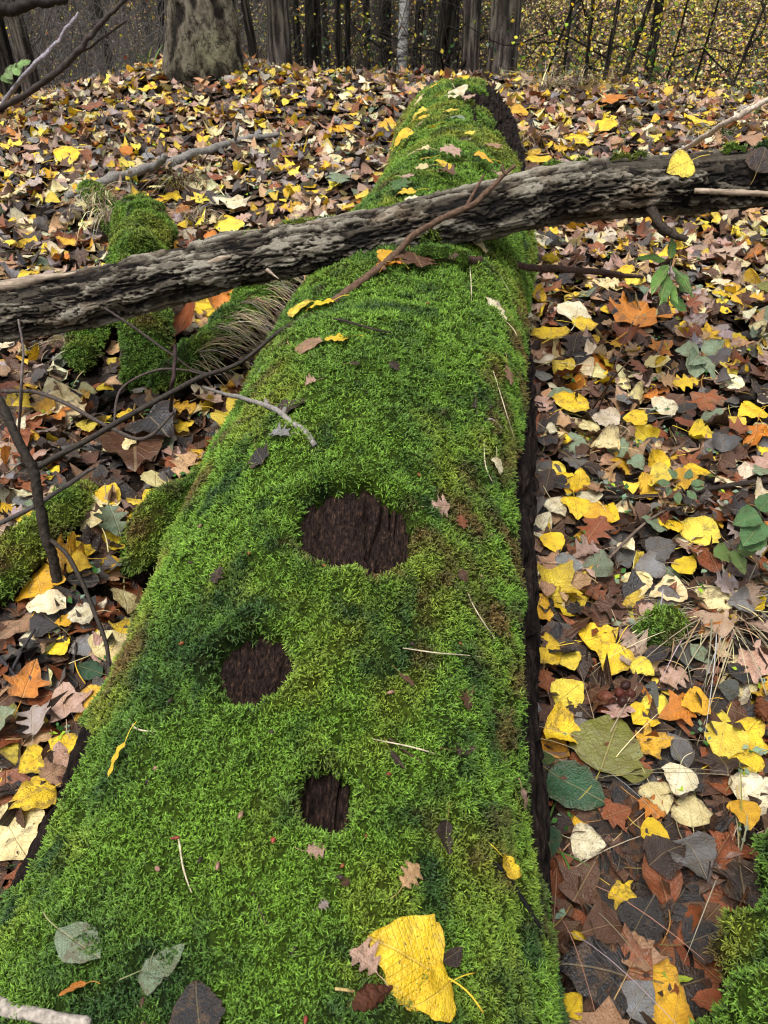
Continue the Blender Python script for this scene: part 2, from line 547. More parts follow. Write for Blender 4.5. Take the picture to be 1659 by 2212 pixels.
# ------------------------------------------------------------------ moss: tuft kinds and the scatter
def moss_tuft(seed, nshoot):
    g = np.random.default_rng(seed)
    b = Bag()
    for k in range(nshoot):
        az = g.uniform(0, 2 * np.pi)
        lean = R(g.uniform(18, 72))
        L = g.uniform(.7, 1.25)
        base = np.array([g.normal(0, .32), g.normal(0, .32), -.12])
        dirn = np.array([math.cos(az), math.sin(az), 0])
        side = np.array([-dirn[1], dirn[0], 0])
        tt = np.linspace(0, 1, 4)
        ang = lean * (.55 + .6 * tt)
        P = base + np.cumsum(np.vstack([[0, 0, 0], (L / 3) * (np.sin(ang)[1:, None] * dirn + np.cos(ang)[1:, None] * np.array([0, 0, 1.0]))]), 0)
        P = P + side * (g.normal(0, .12) * tt ** 2)[:, None]
        sh = g.uniform(.5, 1.35)
        V, pol = tube(P, np.array([.055, .085, .075, .012]), 3, False)
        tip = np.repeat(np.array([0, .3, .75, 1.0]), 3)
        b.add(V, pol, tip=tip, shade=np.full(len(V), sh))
        for q in range(5):                       # short leafy side branchlets
            f = .25 + .14 * q
            i = min(int(f * 3), 2)
            c0 = P[i] + (P[i + 1] - P[i]) * (f * 3 - i)
            ax = P[i + 1] - P[i]
            ax /= np.linalg.norm(ax)
            sd_ = side * (1 if q % 2 else -1)
            dr = ax * .75 + sd_ * g.uniform(.6, 1.0) + np.array([0, 0, g.uniform(-.1, .4)])
            dr /= np.linalg.norm(dr)
            l = g.uniform(.22, .40) * (1.15 - f)
            wv = np.cross(dr, ax)
            wv /= np.linalg.norm(wv) + 1e-9
            wd = np.cross(wv, dr)
            mid = c0 + dr * l * .5
            V = np.array([c0, mid + wd * .05, c0 + dr * l, mid - wd * .05, mid + wv * .035])
            b.add(V, [np.array([[0, 1, 4], [1, 2, 4], [2, 3, 4], [3, 0, 4]])], tip=np.array([.2, .6, 1, .6, .6]) * .6 + .4 * f, shade=np.full(5, sh))
    return b.mesh('moss_tuft', MAT['moss'], False)
tufts = bpy.data.collections.new('moss_tuft_kinds')
for k in range(7):
    tufts.objects.link(bpy.data.objects.new('moss_tuft_kind', moss_tuft(100 + k, 8)))

def moss_nodes():
    ng = bpy.data.node_groups.new('moss_scatter', 'GeometryNodeTree')
    ng.interface.new_socket('Geometry', in_out='INPUT', socket_type='NodeSocketGeometry')
    ng.interface.new_socket('Geometry', in_out='OUTPUT', socket_type='NodeSocketGeometry')
    N, L = ng.nodes, ng.links
    gi, go = N.new('NodeGroupInput'), N.new('NodeGroupOutput')
    def named(n):
        a = N.new('GeometryNodeInputNamedAttribute')
        a.data_type = 'FLOAT'
        a.inputs['Name'].default_value = n
        return a.outputs['Attribute']
    dp = N.new('GeometryNodeDistributePointsOnFaces')
    dp.distribute_method = 'RANDOM'
    L.new(gi.outputs[0], dp.inputs['Mesh'])
    L.new(named('dens'), dp.inputs['Density'])
    ip = N.new('GeometryNodeInstanceOnPoints')
    ci = N.new('GeometryNodeCollectionInfo')
    ci.inputs['Collection'].default_value = tufts
    ci.inputs['Separate Children'].default_value = True
    ci.inputs['Reset Children'].default_value = True
    L.new(ci.outputs[0], ip.inputs['Instance'])
    ip.inputs['Pick Instance'].default_value = True
    L.new(dp.outputs['Points'], ip.inputs['Points'])
    rv = N.new('FunctionNodeRandomValue')
    rv.data_type = 'FLOAT_VECTOR'
    rv.inputs[0].default_value = (-.45, -.45, 0)
    rv.inputs[1].default_value = (.45, .45, 6.283)
    er = N.new('FunctionNodeEulerToRotation')
    L.new(rv.outputs[0], er.inputs[0])
    rr = N.new('FunctionNodeRotateRotation')
    rr.rotation_space = 'LOCAL'
    L.new(dp.outputs['Rotation'], rr.inputs[0])
    L.new(er.outputs[0], rr.inputs[1])
    L.new(rr.outputs[0], ip.inputs['Rotation'])
    rs = N.new('FunctionNodeRandomValue')
    rs.data_type = 'FLOAT'
    rs.inputs[2].default_value = .65
    rs.inputs[3].default_value = 1.35
    mu = N.new('ShaderNodeMath')
    mu.operation = 'MULTIPLY'
    L.new(rs.outputs[1], mu.inputs[0])
    L.new(named('tsc'), mu.inputs[1])
    L.new(mu.outputs[0], ip.inputs['Scale'])
    jn = N.new('GeometryNodeJoinGeometry')
    L.new(ip.outputs[0], jn.inputs[0])
    L.new(gi.outputs[0], jn.inputs[0])
    L.new(jn.outputs[0], go.inputs[0])
    return ng
MOSS = moss_nodes()
def mossify(o):
    md = o.modifiers.new('moss', 'NODES')
    md.node_group = MOSS
    o['kind'] = 'stuff'
    return o
G_BRIGHT, G_MID, G_YEL, G_BROWN, G_DARK = (np.array(c) for c in ((.135, .285, .020), (.082, .185, .018), (.20, .265, .020), (.14, .105, .020), (.034, .090, .013)))
def moss_tint(P, br=0.0, dk=0.0, yl=0.0):
    """P points; br/dk/yl: per point amounts of brown, darkening and yellow; dk also carries painted shade"""
    n1, n2, n3 = fbm(P * 3.1, 4, 31), fbm(P * 7.3, 4, 41), fbm(P * 17, 3, 51)
    k = lambda a: np.clip(a, 0, 1)[:, None]
    c = G_MID + (G_BRIGHT - G_MID) * k((n1 - .30) * 4.5)
    c = c + (G_YEL - c) * k((n2 - .50) * 3.5 + yl - .1)
    c = c + (G_DARK - c) * k((n3 - .54) * 4.5 + dk + (n1 < .38) * .12)
    return c + (G_BROWN - c) * k((n2 * .5 + n3 * .5 - .60) * 6 * (br > .01) + br)

# ------------------------------------------------------------------ leaf shapes
def half_width(sp, t, g):
    if sp == 'poplar':
        w = .52 * np.sin(np.pi * np.clip(t, 0, 1) ** .62) ** .85 * (1 - .12 * t)
        return w * (1 + g.uniform(-.07, .07, len(t)) + .02 * np.cos(t * 42))
    if sp == 'oak':
        w = (.10 + .26 * np.sin(np.pi * np.clip(t * .92 + .05, 0, 1) ** 1.25))
        return w * (1 + .42 * np.cos(t * 2 * np.pi * 3.6 + 2.4)) * np.clip(t * 6, .2, 1) * np.clip((1 - t) * 7, 0, 1) ** .6
    if sp == 'beech':
        return .30 * np.sin(np.pi * np.clip(t, 0, 1) ** .85) ** .9 * (1 + .03 * np.cos(t * 60))
    if sp == 'willow':
        return .14 * np.sin(np.pi * np.clip(t, 0, 1) ** .8) ** .9
    if sp == 'bramble':
        return .40 * np.sin(np.pi * np.clip(t, 0, 1) ** .66) ** .85 * (1 + .05 * np.cos(t * 75))
def leaf_shape(sp, seed, fine=True, curl=1.0):
    """unit leaf: stalk joins at the origin, tip at y=1, upper face +z. returns V, tris+quads, uv"""
    g = np.random.default_rng(seed)
    if sp == 'maple':
        key = [(-90, .13), (-60, .30), (-38, .44), (-22, .50), (-8, .40), (6, .40), (14, .66), (22, .78), (30, .62), (42, .52), (52, .50), (62, .62), (74, .76), (82, .86), (90, 1.0)]
        an = np.array([k[0] for k in key] + [180 - k[0] for k in key[-2:0:-1]] , float)
        ra = np.array([k[1] for k in key] + [k[1] for k in key[-2:0:-1]])
        if not fine:
            sel = [0, 3, 4, 7, 10, 14, 18, 21, 24, 25]
            an, ra = an[sel], ra[sel]
        ra = ra * (1 + g.uniform(-.07, .07, len(ra)))
        cen = np.array([0, .30])
        ring = np.stack([np.cos(np.radians(an)) * ra * .72, np.sin(np.radians(an)) * ra * .7], -1) + cen
        ring[0] = (0, .10)
        m = len(an)
        rim = np.concatenate([[0.0]] + [np.full(m, f) for f in ((.55, 1.0) if fine else (1.0,))])
        fr = (.55, 1.0) if fine else (1.0,)
        P2 = np.vstack([cen[None]] + [cen + (ring - cen) * f for f in fr])
        j = np.arange(m)
        tri = np.stack([np.zeros(m, int), 1 + j, 1 + (j + 1) % m], -1)
        quad = np.zeros((0, 4), int)
        if fine:
            quad = np.stack([1 + j, 1 + m + j, 1 + m + (j + 1) % m, 1 + (j + 1) % m], -1)
    else:
        n = (22 if sp == 'oak' else 17) if fine else (10 if sp == 'oak' else 7)
        t = np.linspace(0, 1, n)
        cols = np.array([-1, -.55, 0, .55, 1]) if fine else np.array([-1, 0, 1.0])
        wl, wr = half_width(sp, t, g), half_width(sp, t, g)
        W = np.where(cols[None] < 0, wl[:, None], wr[:, None])
        X = cols[None] * W
        bow = g.normal(0, .05)
        P2 = np.stack([X + bow * np.sin(np.pi * t)[:, None], np.repeat(t[:, None], len(cols), 1) + np.abs(cols)[None] * .02], -1).reshape(-1, 2)
        rim = np.maximum(np.abs(np.repeat(cols[None], n, 0)), np.abs(np.repeat(t[:, None], len(cols), 1) * 2 - 1) ** 4).ravel()
        quad = gridq(n, len(cols))
        tri = np.zeros((0, 3), int)
    x, y = P2[:, 0], P2[:, 1]
    cup = g.uniform(-.5, .9) * curl
    bend = g.uniform(-.55, .55) * curl
    tw = g.uniform(-.5, .5) * curl
    fold = max(0, g.normal(.0, .22)) * curl
    z = cup * x * x + bend * ((y - .5) ** 2 - .25) + tw * x * (y - .5) + fold * np.abs(x)
    z = z + (fbm(np.stack([x * 3 + seed, y * 3, 0 * x], -1), 2, seed) - .5) * .14 * curl
    z = z + .25 * curl * np.clip(np.abs(x) - .28, 0, 1) * g.uniform(-1, 1.6)
    V = np.stack([x, y, z], -1)
    ph = g.uniform(0, 6.28, 3)
    z = z + rim ** 2 * curl * (.035 * np.sin(y * 17 + x * 9 + ph[0]) + .03 * np.sin(x * 21 - y * 8 + ph[1]))
    V = np.stack([x, y, z], -1)
    return V, [quad, tri], np.stack([x + .5, y], -1), rim
def stalk_shape(seed, L=.6):
    g = np.random.default_rng(seed)
    L = L * g.uniform(.6, 1.1)
    bw = g.normal(0, .16)
    P = smooth_path(np.array([[0, .04, .01], [bw * .12, -L * .33, .04], [bw * .45, -L * .66, .05], [bw, -L, .02]]), 7)
    return tube(P, np.linspace(.010, .013, 7), 4, True)
PAL = dict(   # base colours; pink, mauve and ivory also carry painted sky sheen
    yellow=(.76, .54, .018), lemon=(.78, .64, .065), gold=(.66, .38, .015), cream=(.70, .62, .33), ivory=(.72, .68, .50), tan=(.30, .18, .11), pink=(.42, .285, .235), peach=(.50, .32, .17),
    rust=(.22, .062, .018), orange=(.50, .18, .015), brown=(.085, .036, .018), dark=(.024, .012, .009), black=(.016, .015, .018), grey=(.09, .09, .095), slate=(.19, .20, .22), sage=(.17, .24, .16),
    olive=(.16, .17, .03), green=(.035, .11, .02), deep=(.012, .06, .022), lime=(.30, .42, .03), mauve=(.33, .285, .28))
WORD = dict(yellow='bright yellow', lemon='lemon yellow', gold='golden yellow', cream='pale cream', ivory='ivory white', tan='tan brown', pink='pinkish brown', peach='peach coloured', rust='rusty red',
            orange='orange', brown='mid brown', dark='dark brown', black='blackened wet', grey='grey', slate='slate grey', sage='grey-green', olive='olive', green='green', deep='deep green', lime='lime green', mauve='dull mauve')
NK = 9
LEAF = {}
for _i, sp in enumerate(('poplar', 'oak', 'maple', 'beech', 'willow', 'bramble')):
    for k in range(NK):
        V, pol, uv, rm = leaf_shape(sp, 1000 + 50 * _i + k, True, .75 if k < 3 else 1.2)
        LEAF[sp, k] = (mesh_np(sp + '_blade', V, pol, MAT['leaf'], uv, dict(rim=rm)), V)
STALK = []
for k in range(6):
    V, pol = stalk_shape(300 + k)
    STALK.append(mesh_np('leaf_stalk', V, pol, MAT['stalk']))
def frame_from(n, d):
    n = n / np.linalg.norm(n)
    y = d - n * (d @ n)
    y /= np.linalg.norm(y)
    x = np.cross(y, n)
    return np.stack([x, y, n], -1)
LEAF_OBJS = []
def put_leaf(sp, k, pos, rot3, size, col, label, group=None, stalk=True, name=None):
    me, _v = LEAF[sp, k % NK]
    o = bpy.data.objects.new(name or sp + '_leaf', me)
    COL.objects.link(o)
    mw = Matrix(np.vstack([np.hstack([rot3 * size, np.asarray(pos)[:, None]]), [0, 0, 0, 1]]).tolist())
    o.matrix_world = mw
    o.color = (*col, 1)
    tag(o, label, 'leaf', group)
    if stalk:
        st = bpy.data.objects.new('stalk', STALK[(k * 7 + len(LEAF_OBJS)) % len(STALK)])
        COL.objects.link(st)
        st.parent = o
        cs = np.array(col) * .6 + np.array((.30, .22, .06)) * .5
        st.color = (*cs, 1)
    LEAF_OBJS.append(o)
    return o

# ------------------------------------------------------------------ ground
xs = np.concatenate([np.linspace(-90, -6, 30)[:-1], np.linspace(-6, 6, 221), np.linspace(6, 90, 30)[1:]])
ys = np.concatenate([np.linspace(-30, -1, 14)[:-1], np.linspace(-1, 9, 200), np.linspace(9, 110, 70)[1:]])
GX, GY = np.meshgrid(xs, ys, indexing='ij')
GV = np.stack([GX, GY, ground(GX, GY)], -1).reshape(-1, 3)
g_o = obj('ground', mesh_np('ground', GV, [gridq(len(xs), len(ys))[:, ::-1]], MAT['soil']))
g_o['kind'] = 'structure'

# ------------------------------------------------------------------ the big mossy log
PATCH = []                                   # three bare patches: t, theta, half length, half width (metres on the surface)
for px, py, hl, hw in ((770, 1146, .102, .109), (550, 1450, .059, .071), (704, 1738, .048, .042)):
    p_, t_, th_, d_ = hit_log(px, py, .0)
    PATCH.append((t_, th_, hl, hw))
def patch_field(t, th):
    """<1 inside a bare patch"""
    C, a, e1, e2, r = logf(t)
    best = np.full(np.shape(t), 9.0)
    which = np.zeros(np.shape(t), int)
    for i, (t0, h0, hl, hw) in enumerate(PATCH):
        u = (t - t0) / np.maximum(a[..., 1], .5)
        v = (th - h0) * r
        an = np.arctan2(u / hl, v / hw)
        P = np.stack([np.cos(an) * 1.2 + i * 7, np.sin(an) * 1.2, np.zeros_like(an)], -1)
        pw = 2.0 if i < 2 else 3.2
        q = ((np.abs(u) / hl) ** pw + (np.abs(v) / hw) ** pw) ** (1 / pw) / (1 + .34 * (fbm(P * 1.6, 3, 71) - .5) + .16 * (fbm(P * 7, 2, 73) - .5))
        which = np.where(q < best, i, which)
        best = np.minimum(best, q)
    return best, which
def moss_mask(t, th):
    tl, tr = tangents(t)
    P = np.stack([t * 6, th * 3.5, np.zeros_like(t)], -1)
    wob = (fbm(P, 4, 61) - .5)
    right = tr - .27
    right = right + .62 * (1 - sstep(.70, .93, t))
    right = right - .85 * sstep(3.4, 4.0, t) - .30 * sstep(4.2, 5.0, t) + .30 * sstep(2.45, 2.7, t) * (1 - sstep(3.0, 3.4, t))
    left = np.full_like(t, -2.0)
    win = sstep(.70, .78, t) * (1 - sstep(.98, 1.08, t))
    left = left + (tl + .24 - left) * win
    m = sstep(-.02, .09, right + wob * .22 - th) * sstep(-.02, .09, th - left + wob * .2)
    far = sstep(3.4, 3.8, t) * sstep(.0, .12, th - right) * (1 - sstep(.5, .7, th - right)) * sstep(.50, .58, fbm(P * .8, 4, 67))
    m = np.maximum(m, far * .8)
    q, _w = patch_field(t, th)
    return m * sstep(.90, 1.12, q), q, right - th
lt = np.concatenate([np.linspace(-.9, .4, 40)[:-1], np.linspace(.4, 2.4, 320), np.linspace(2.4, 5.3, 200)[1:]])
lth = np.concatenate([np.linspace(-np.pi, -1.5, 36)[:-1], np.linspace(-1.5, -.8, 60)[:-1], np.linspace(-.8, .3, 50)[:-1], np.linspace(.3, 1.9, 200)[:-1], np.linspace(1.9, np.pi, 24)[:-1]])
T_, H_ = np.meshgrid(lt, lth, indexing='ij')
Pn = np.stack([T_ * 5, np.sin(H_) * 9, np.cos(H_) * 9], -1)
furr = np.abs(fbm(Pn * np.array([1, 2.6, 2.6]), 4, 81) - .5) * 2
bark_d = -.018 + .040 * sstep(.02, .22, furr) + .018 * (fbm(Pn * 5, 3, 83) - .5)
bark_d = bark_d + .014 * (fbm(Pn * np.array([2.2, 9, 9]), 3, 87) - .5)
bark_d = bark_d - .032 * sstep(.3, .9, moss_mask(T_, H_)[0])
bark_d = bark_d - .05 * (1 - sstep(1.1, 1.4, patch_field(T_, H_)[0]))
LV = log_pt(T_, H_, bark_d).reshape(-1, 3)
nT, nH = T_.shape
c0, c1 = logf(lt[0])[0], logf(lt[-1])[0] - np.array([0, .05, 0])
j = np.arange(nH)
caps = np.vstack([np.stack([np.full(nH, nT * nH), (j + 1) % nH, j], -1), np.stack([np.full(nH, nT * nH + 1), (nT - 1) * nH + j, (nT - 1) * nH + (j + 1) % nH], -1)])
log = empty('mossy_log', tuple(logf(2.0)[0]), 'big fallen log thickly covered in bright green moss, with three bare patches', 'log')
bpy.context.view_layer.update()
obj('bark', mesh_np('log_bark', np.vstack([LV, c0, c1]), [gridq(nT, nH, True), caps], MAT['logbark']), log)
# moss carpet
mt = np.concatenate([np.linspace(-.3, .45, 60)[:-1], np.linspace(.45, 2.4, 360), np.linspace(2.4, 5.28, 200)[1:]])
mh = np.linspace(-2.05, 1.75, 260)
T_, H_ = np.meshgrid(mt, mh, indexing='ij')
mask, q_, edge = moss_mask(T_, H_)
PT = log_pt(T_, H_, np.zeros_like(T_))
thick = .022 + .012 * np.exp(-((q_ - 1.25) / .16) ** 2) + .022 * (fbm(PT * 9, 4, 91) - .42) + .020 * (fbm(PT * 30, 3, 93) - .5)
off = -.03 + (np.maximum(thick, .006) + .03) * sstep(.0, .8, mask)
MV = log_pt(T_, H_, off).reshape(-1, 3)
_px, _py, dep = project(MV)
tl_, tr_ = tangents(T_)
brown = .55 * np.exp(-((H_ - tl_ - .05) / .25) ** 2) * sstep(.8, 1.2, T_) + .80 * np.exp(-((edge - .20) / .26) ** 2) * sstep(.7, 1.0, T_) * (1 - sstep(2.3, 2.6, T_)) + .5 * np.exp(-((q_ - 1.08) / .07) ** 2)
dark_ = .10 * (1 - sstep(.7, 1.1, T_)) + .20 * np.exp(-((T_ - 1.05) / .12) ** 2 - ((H_ + .45) / .3) ** 2) + .35 * sstep(.15, .8, H_ - .15) * (1 - sstep(1.4, 1.9, T_)) + .25 * sstep(.9, 1.4, np.abs(H_))  # dark moss patches, plus the flanks' shade painted into the tint
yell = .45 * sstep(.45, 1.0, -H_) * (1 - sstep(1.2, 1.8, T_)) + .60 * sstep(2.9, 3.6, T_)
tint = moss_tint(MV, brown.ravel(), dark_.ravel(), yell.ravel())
dens = np.clip(mask, 0, 1).ravel() ** 2 * np.clip(19000 / dep.clip(.9, 5) ** 1.25, 3600, 19000)
dens *= .55 + .9 * np.clip(fbm(MV * 14, 3, 95), 0, 1)
tsc = .0088 * np.clip(dep, 1.0, 4.5) ** .5
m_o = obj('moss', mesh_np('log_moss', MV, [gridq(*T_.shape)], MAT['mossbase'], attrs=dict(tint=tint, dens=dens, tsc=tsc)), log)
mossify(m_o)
# bare wood in the three patches
for (t0, h0, hl, hw), wd in zip(PATCH, ('largest', 'middle', 'smallest')):
    u = np.linspace(-1.25, 1.25, 70)
    v = np.linspace(-1.25, 1.25, 70)
    a_ = logf(t0)
    U, W = np.meshgrid(t0 + u * hl * a_[1][1], h0 + v * hw / a_[4], indexing='ij')
    q, _w = patch_field(U, W)
    Pp = log_pt(U, W, np.zeros_like(U))
    fib = fbm(np.stack([U * 14, W * a_[4] * 160, 0 * U], -1), 4, 111 + int(t0 * 50))
    crk = np.abs(fbm(np.stack([U * 3.5, W * a_[4] * 34, 0 * U + 4], -1), 3, 117) - .5)
    o_ = -.010 + .014 * (fib - .5) - .016 * (1 - sstep(.0, .05, crk)) - .03 * sstep(1.05, 1.25, q)
    obj('bare_patch', mesh_np('bare_patch', log_pt(U, W, o_).reshape(-1, 3), [gridq(70, 70)], MAT['rotten']), log)['label'] = wd + ' bare patch of dark wet rotten wood'

# ------------------------------------------------------------------ places along the photograph's pixels
def pt(x, y, spec):
    if isinstance(spec, (int, float)):
        return at(x, y, spec)
    if spec[0] == 'g':
        return hit_ground(x, y, spec[1])[0]
    h = hit_log(x, y, spec[1] + .02)
    return h[0] if h is not None else hit_ground(x, y, spec[1])[0]
CAPS = []
def blocked(P, pad=0.0):
    m = in_log(P, pad)
    for C, r in CAPS:
        d = np.full(len(P), 9.0)
        for a, b, ra in zip(C[:-1], C[1:], r[:-1]):
            ab = b - a
            t = np.clip(((P - a) @ ab) / (ab @ ab), 0, 1)
            d = np.minimum(d, np.linalg.norm(P - (a + t[:, None] * ab), axis=1) - ra)
        m |= d < pad
    return m

# ------------------------------------------------------------------ the fallen branch lying across the log
bpx = [(-620, 775, 2.42), (-300, 735, 2.36), (0, 675, 2.30), (200, 643, 2.28), (400, 591, 2.27), (600, 548, 2.265), (800, 512, 2.265), (1030, 460, 2.27), (1230, 414, 2.29), (1430, 397, 2.30), (1640, 381, 2.32), (1900, 350, 2.36), (2300, 300, 2.45)]
bk = np.array([at(x, y, d) for x, y, d in bpx])
_hl = hit_log(900, 488, .02)
bk[:, 2] += 0
BP = smooth_path(bk, 900)
seg = np.concatenate([[0], np.cumsum(np.linalg.norm(np.diff(BP, axis=0), axis=1))])
nb = 170
th = np.linspace(0, 2 * np.pi, nb, endpoint=False)
LL, TT = np.meshgrid(seg, th, indexing='ij')
br = .0715 + .006 * np.sin(seg * 2.1 + 1)
cyl = np.stack([LL, np.cos(TT) * .072, np.sin(TT) * .072], -1)
wr = cyl * np.array([8, 36, 36])
wr = wr + 1.0 * np.stack([fbm(cyl * 14, 2, 121), fbm(cyl * 14 + 9, 2, 122), fbm(cyl * 14 + 5, 2, 123)], -1)
n1 = fbm(wr, 3, 125) + .13 * (fbm(cyl * np.array([60, 130, 130]), 3, 127) - .5)
n2 = fbm(wr * 1.9 + 11, 3, 129) + .12 * (fbm(cyl * np.array([90, 180, 180]), 2, 131) - .5)
p1_ = sstep(.46, .475, n1)
p2_ = sstep(.47, .485, n2)
p3_ = sstep(.60, .615, n1)
crk = np.minimum(np.abs(fbm(cyl * np.array([3.2, 42, 42]) + .35 * wr, 3, 141) - .5), np.abs(fbm(cyl * np.array([10, 70, 70]) + .3 * wr, 3, 143) - .5) * 1.3)
crk = 1 - sstep(.008, .035, crk)
plate = .36 * p1_ + .28 * p2_ + .2 * p3_ + .12 - .5 * crk + .5 * (fbm(cyl * np.array([5, 12, 12]), 3, 145) - .5)
ridge = fbm(cyl * np.array([5, 34, 34]), 3, 133)
hh = .0065 * p1_ + .0045 * p2_ + .004 * p3_ - .007 * crk + .012 * (ridge - .5) + .012 * (fbm(cyl * np.array([4, 9, 9]), 2, 135) - .5)
for kx, kt, amp, wl in ((500, 1.2, .020, .05), (640, .9, .018, .045), (1390, 5.4, .025, .06), (1275, .4, .016, .04), (330, .3, .010, .05)):
    i = int(np.argmin(np.abs(project(BP)[0] - kx)))
    dth = np.angle(np.exp(1j * (TT - kt)))
    hh = hh + amp * np.exp(-((LL - seg[i]) / wl) ** 2 - (dth / .55) ** 2)
# bark is stripped towards the thick end: bare wood shows
xpix = project(BP)[0]
strip = sstep(1270, 1330, xpix)[:, None] * (np.exp(-(np.angle(np.exp(1j * (TT - 1.75))) / .55) ** 2) > .42)
hh = np.where(strip > .5, -.006 + .004 * (fbm(cyl * np.array([8, 90, 90]), 3, 137) - .5), hh)
plate = np.where(strip > .5, .36 + .25 * (fbm(cyl * np.array([6, 120, 120]), 3, 139) - .3), plate)
Tn, A_, B_ = frames(BP)
BV = BP[:, None] + (br[:, None] + hh)[..., None] * (np.cos(TT)[..., None] * -A_[:, None] + np.sin(TT)[..., None] * B_[:, None])
c0, c1 = BP[0], BP[-1]
j = np.arange(nb)
capsb = np.vstack([np.stack([np.full(nb, len(BP) * nb), j, (j + 1) % nb], -1), np.stack([np.full(nb, len(BP) * nb + 1), (len(BP) - 1) * nb + (j + 1) % nb, (len(BP) - 1) * nb + j], -1)])
branch = empty('fallen_branch', tuple(BP[410]), 'thick grey fallen branch with flaking furrowed bark lying across the mossy log', 'branch')
bpy.context.view_layer.update()
obj('bark', mesh_np('branch_bark', np.vstack([BV.reshape(-1, 3), c0, c1]), [gridq(len(BP), nb, True), capsb], MAT['branch'], attrs=dict(plate=np.concatenate([plate.ravel(), [0, 0]]))), branch)
def branch_at(x, ang, out=0.0):
    """a point and normal on the branch at photo column x; ang: 0 towards the camera side, 90 on top"""
    i = int(np.argmin(np.abs(xpix - x)))
    dirn = math.cos(R(ang)) * -A_[i] + math.sin(R(ang)) * B_[i]
    if dirn[1] > 0 and ang < 45:
        dirn = -math.cos(R(ang)) * -A_[i] + math.sin(R(ang)) * B_[i]
    return BP[i] + (br[i] + .008 + out) * dirn, dirn
def rod(name, P, rad, mat='twig', col=(.05, .035, .025), sides=8, parent=None, wob=.0, n=None, knots=True, seed=1):
    """a stick: smooth path with a little crookedness and bark relief"""
    P = np.asarray(P, float)
    n = (n or max(8, len(P) * 7)) * (3 if np.mean(rad) > .007 else 1)
    Q = smooth_path(P, n)
    L = np.linalg.norm(np.diff(Q, axis=0), axis=1).sum()
    rr = np.interp(np.linspace(0, 1, n), np.linspace(0, 1, len(np.atleast_1d(rad))), np.atleast_1d(rad)) if np.ndim(rad) else np.full(n, rad)
    w_ = (np.stack([vnoise(np.stack([np.linspace(0, L * 14, n), np.full(n, seed * 3.1 + k), np.zeros(n)], -1), k) for k in range(3)], -1) - .5)
    Q = Q + w_ * (wob if wob else rr.mean() * 1.2) * np.sin(np.linspace(0, np.pi, n))[:, None] ** .5
    if knots:
        rr = rr * (1 + .35 * np.clip(vnoise(np.stack([np.linspace(0, L * 22, n), np.full(n, seed * 1.7), np.zeros(n)], -1), 5) - .62, 0, 1) * 2.5)
    big_ = rr.mean() > .007
    V, pol = tube(Q, rr, 14 if big_ else sides)
    if big_:
        ix = np.concatenate([np.repeat(np.arange(n), 14), [0, n - 1]])
        cc = Q[ix]
        V = cc + (V - cc) * (1 + .55 * (fbm(V * 70 + seed, 3, seed) - .5) + .35 * (vnoise(V * 260, seed) - .5))[:, None]
    return obj(name, mesh_np(name, V, pol, MAT[mat]), parent, col)
st0, _n = branch_at(1385, -40, -.03)
rod('stub', [st0, at(1436, 494, 2.25), at(1484, 519, 2.24)], [.017, .013, .008], col=(.030, .022, .016), parent=branch, n=20)
rod('splinter', [at(1500, 412, 2.235), at(1580, 416, 2.23), at(1700, 424, 2.24)], [.007, .009, .007], 'wood', parent=branch, n=20)
rod('splinter', [at(577, 583, 2.195), at(602, 602, 2.17)], [.006, .001], 'wood', parent=branch)
sp_, sn_ = branch_at(10, 60, .0)
rod('splinter', [at(-60, 632, 2.235), at(60, 610, 2.225), at(165, 588, 2.225)], [.014, .016, .003], 'wood', parent=branch, n=18)
rod('splinter', [at(445, 568, 2.195), at(478, 560, 2.192), at(500, 554, 2.195)], [.004, .010, .003], 'wood', parent=branch, n=14)
# cushions of moss on the branch
def cushion(parent, pos, nrm, along, ln, wd, hg, den=9000, sc=.010, seed=1, yl=.2):
    u, v = np.linspace(-1, 1, 16), np.linspace(-1, 1, 10)
    U, W = np.meshgrid(u, v, indexing='ij')
    F = frame_from(nrm, along)
    rr = np.hypot(U, W)
    h = hg * (1 - rr ** 2).clip(-.6, 1) + (fbm(np.stack([U * 3 + seed, W * 3, 0 * U], -1), 2, seed) - .5) * hg
    V = pos + (W * wd)[..., None] * F[:, 0] + (U * ln)[..., None] * F[:, 1] + h[..., None] * F[:, 2]
    V = V.reshape(-1, 3)
    d = np.where(rr < .98, den, 0.0).ravel()
    t = moss_tint(V, 0, 0, yl)
    return mossify(obj('moss_cushion', mesh_np('moss_cushion', V, [gridq(16, 10)], MAT['mossbase'], attrs=dict(tint=t, dens=d, tsc=np.full(len(V), sc))), parent))
for k, (x, an, ln, wd, hg) in enumerate(((1195, 88, .030, .018, .014), (1255, 92, .02, .014, .01), (690, 62, .070, .028, .008), (652, 85, .05, .02, .012), (548, 95, .03, .012, .008), (1335, 90, .03, .014, .012), (1375, 90, .02, .012, .012), (1575, 92, .035, .016, .014), (1640, 92, .03, .016, .014), (915, -20, .030, .034, .012), (1095, 90, .02, .01, .01))):
    p_, n_ = branch_at(x, an, -.004)
    i = int(np.argmin(np.abs(xpix - x)))
    cushion(branch, p_, n_, Tn[i], ln, wd, hg, seed=k, yl=.35)

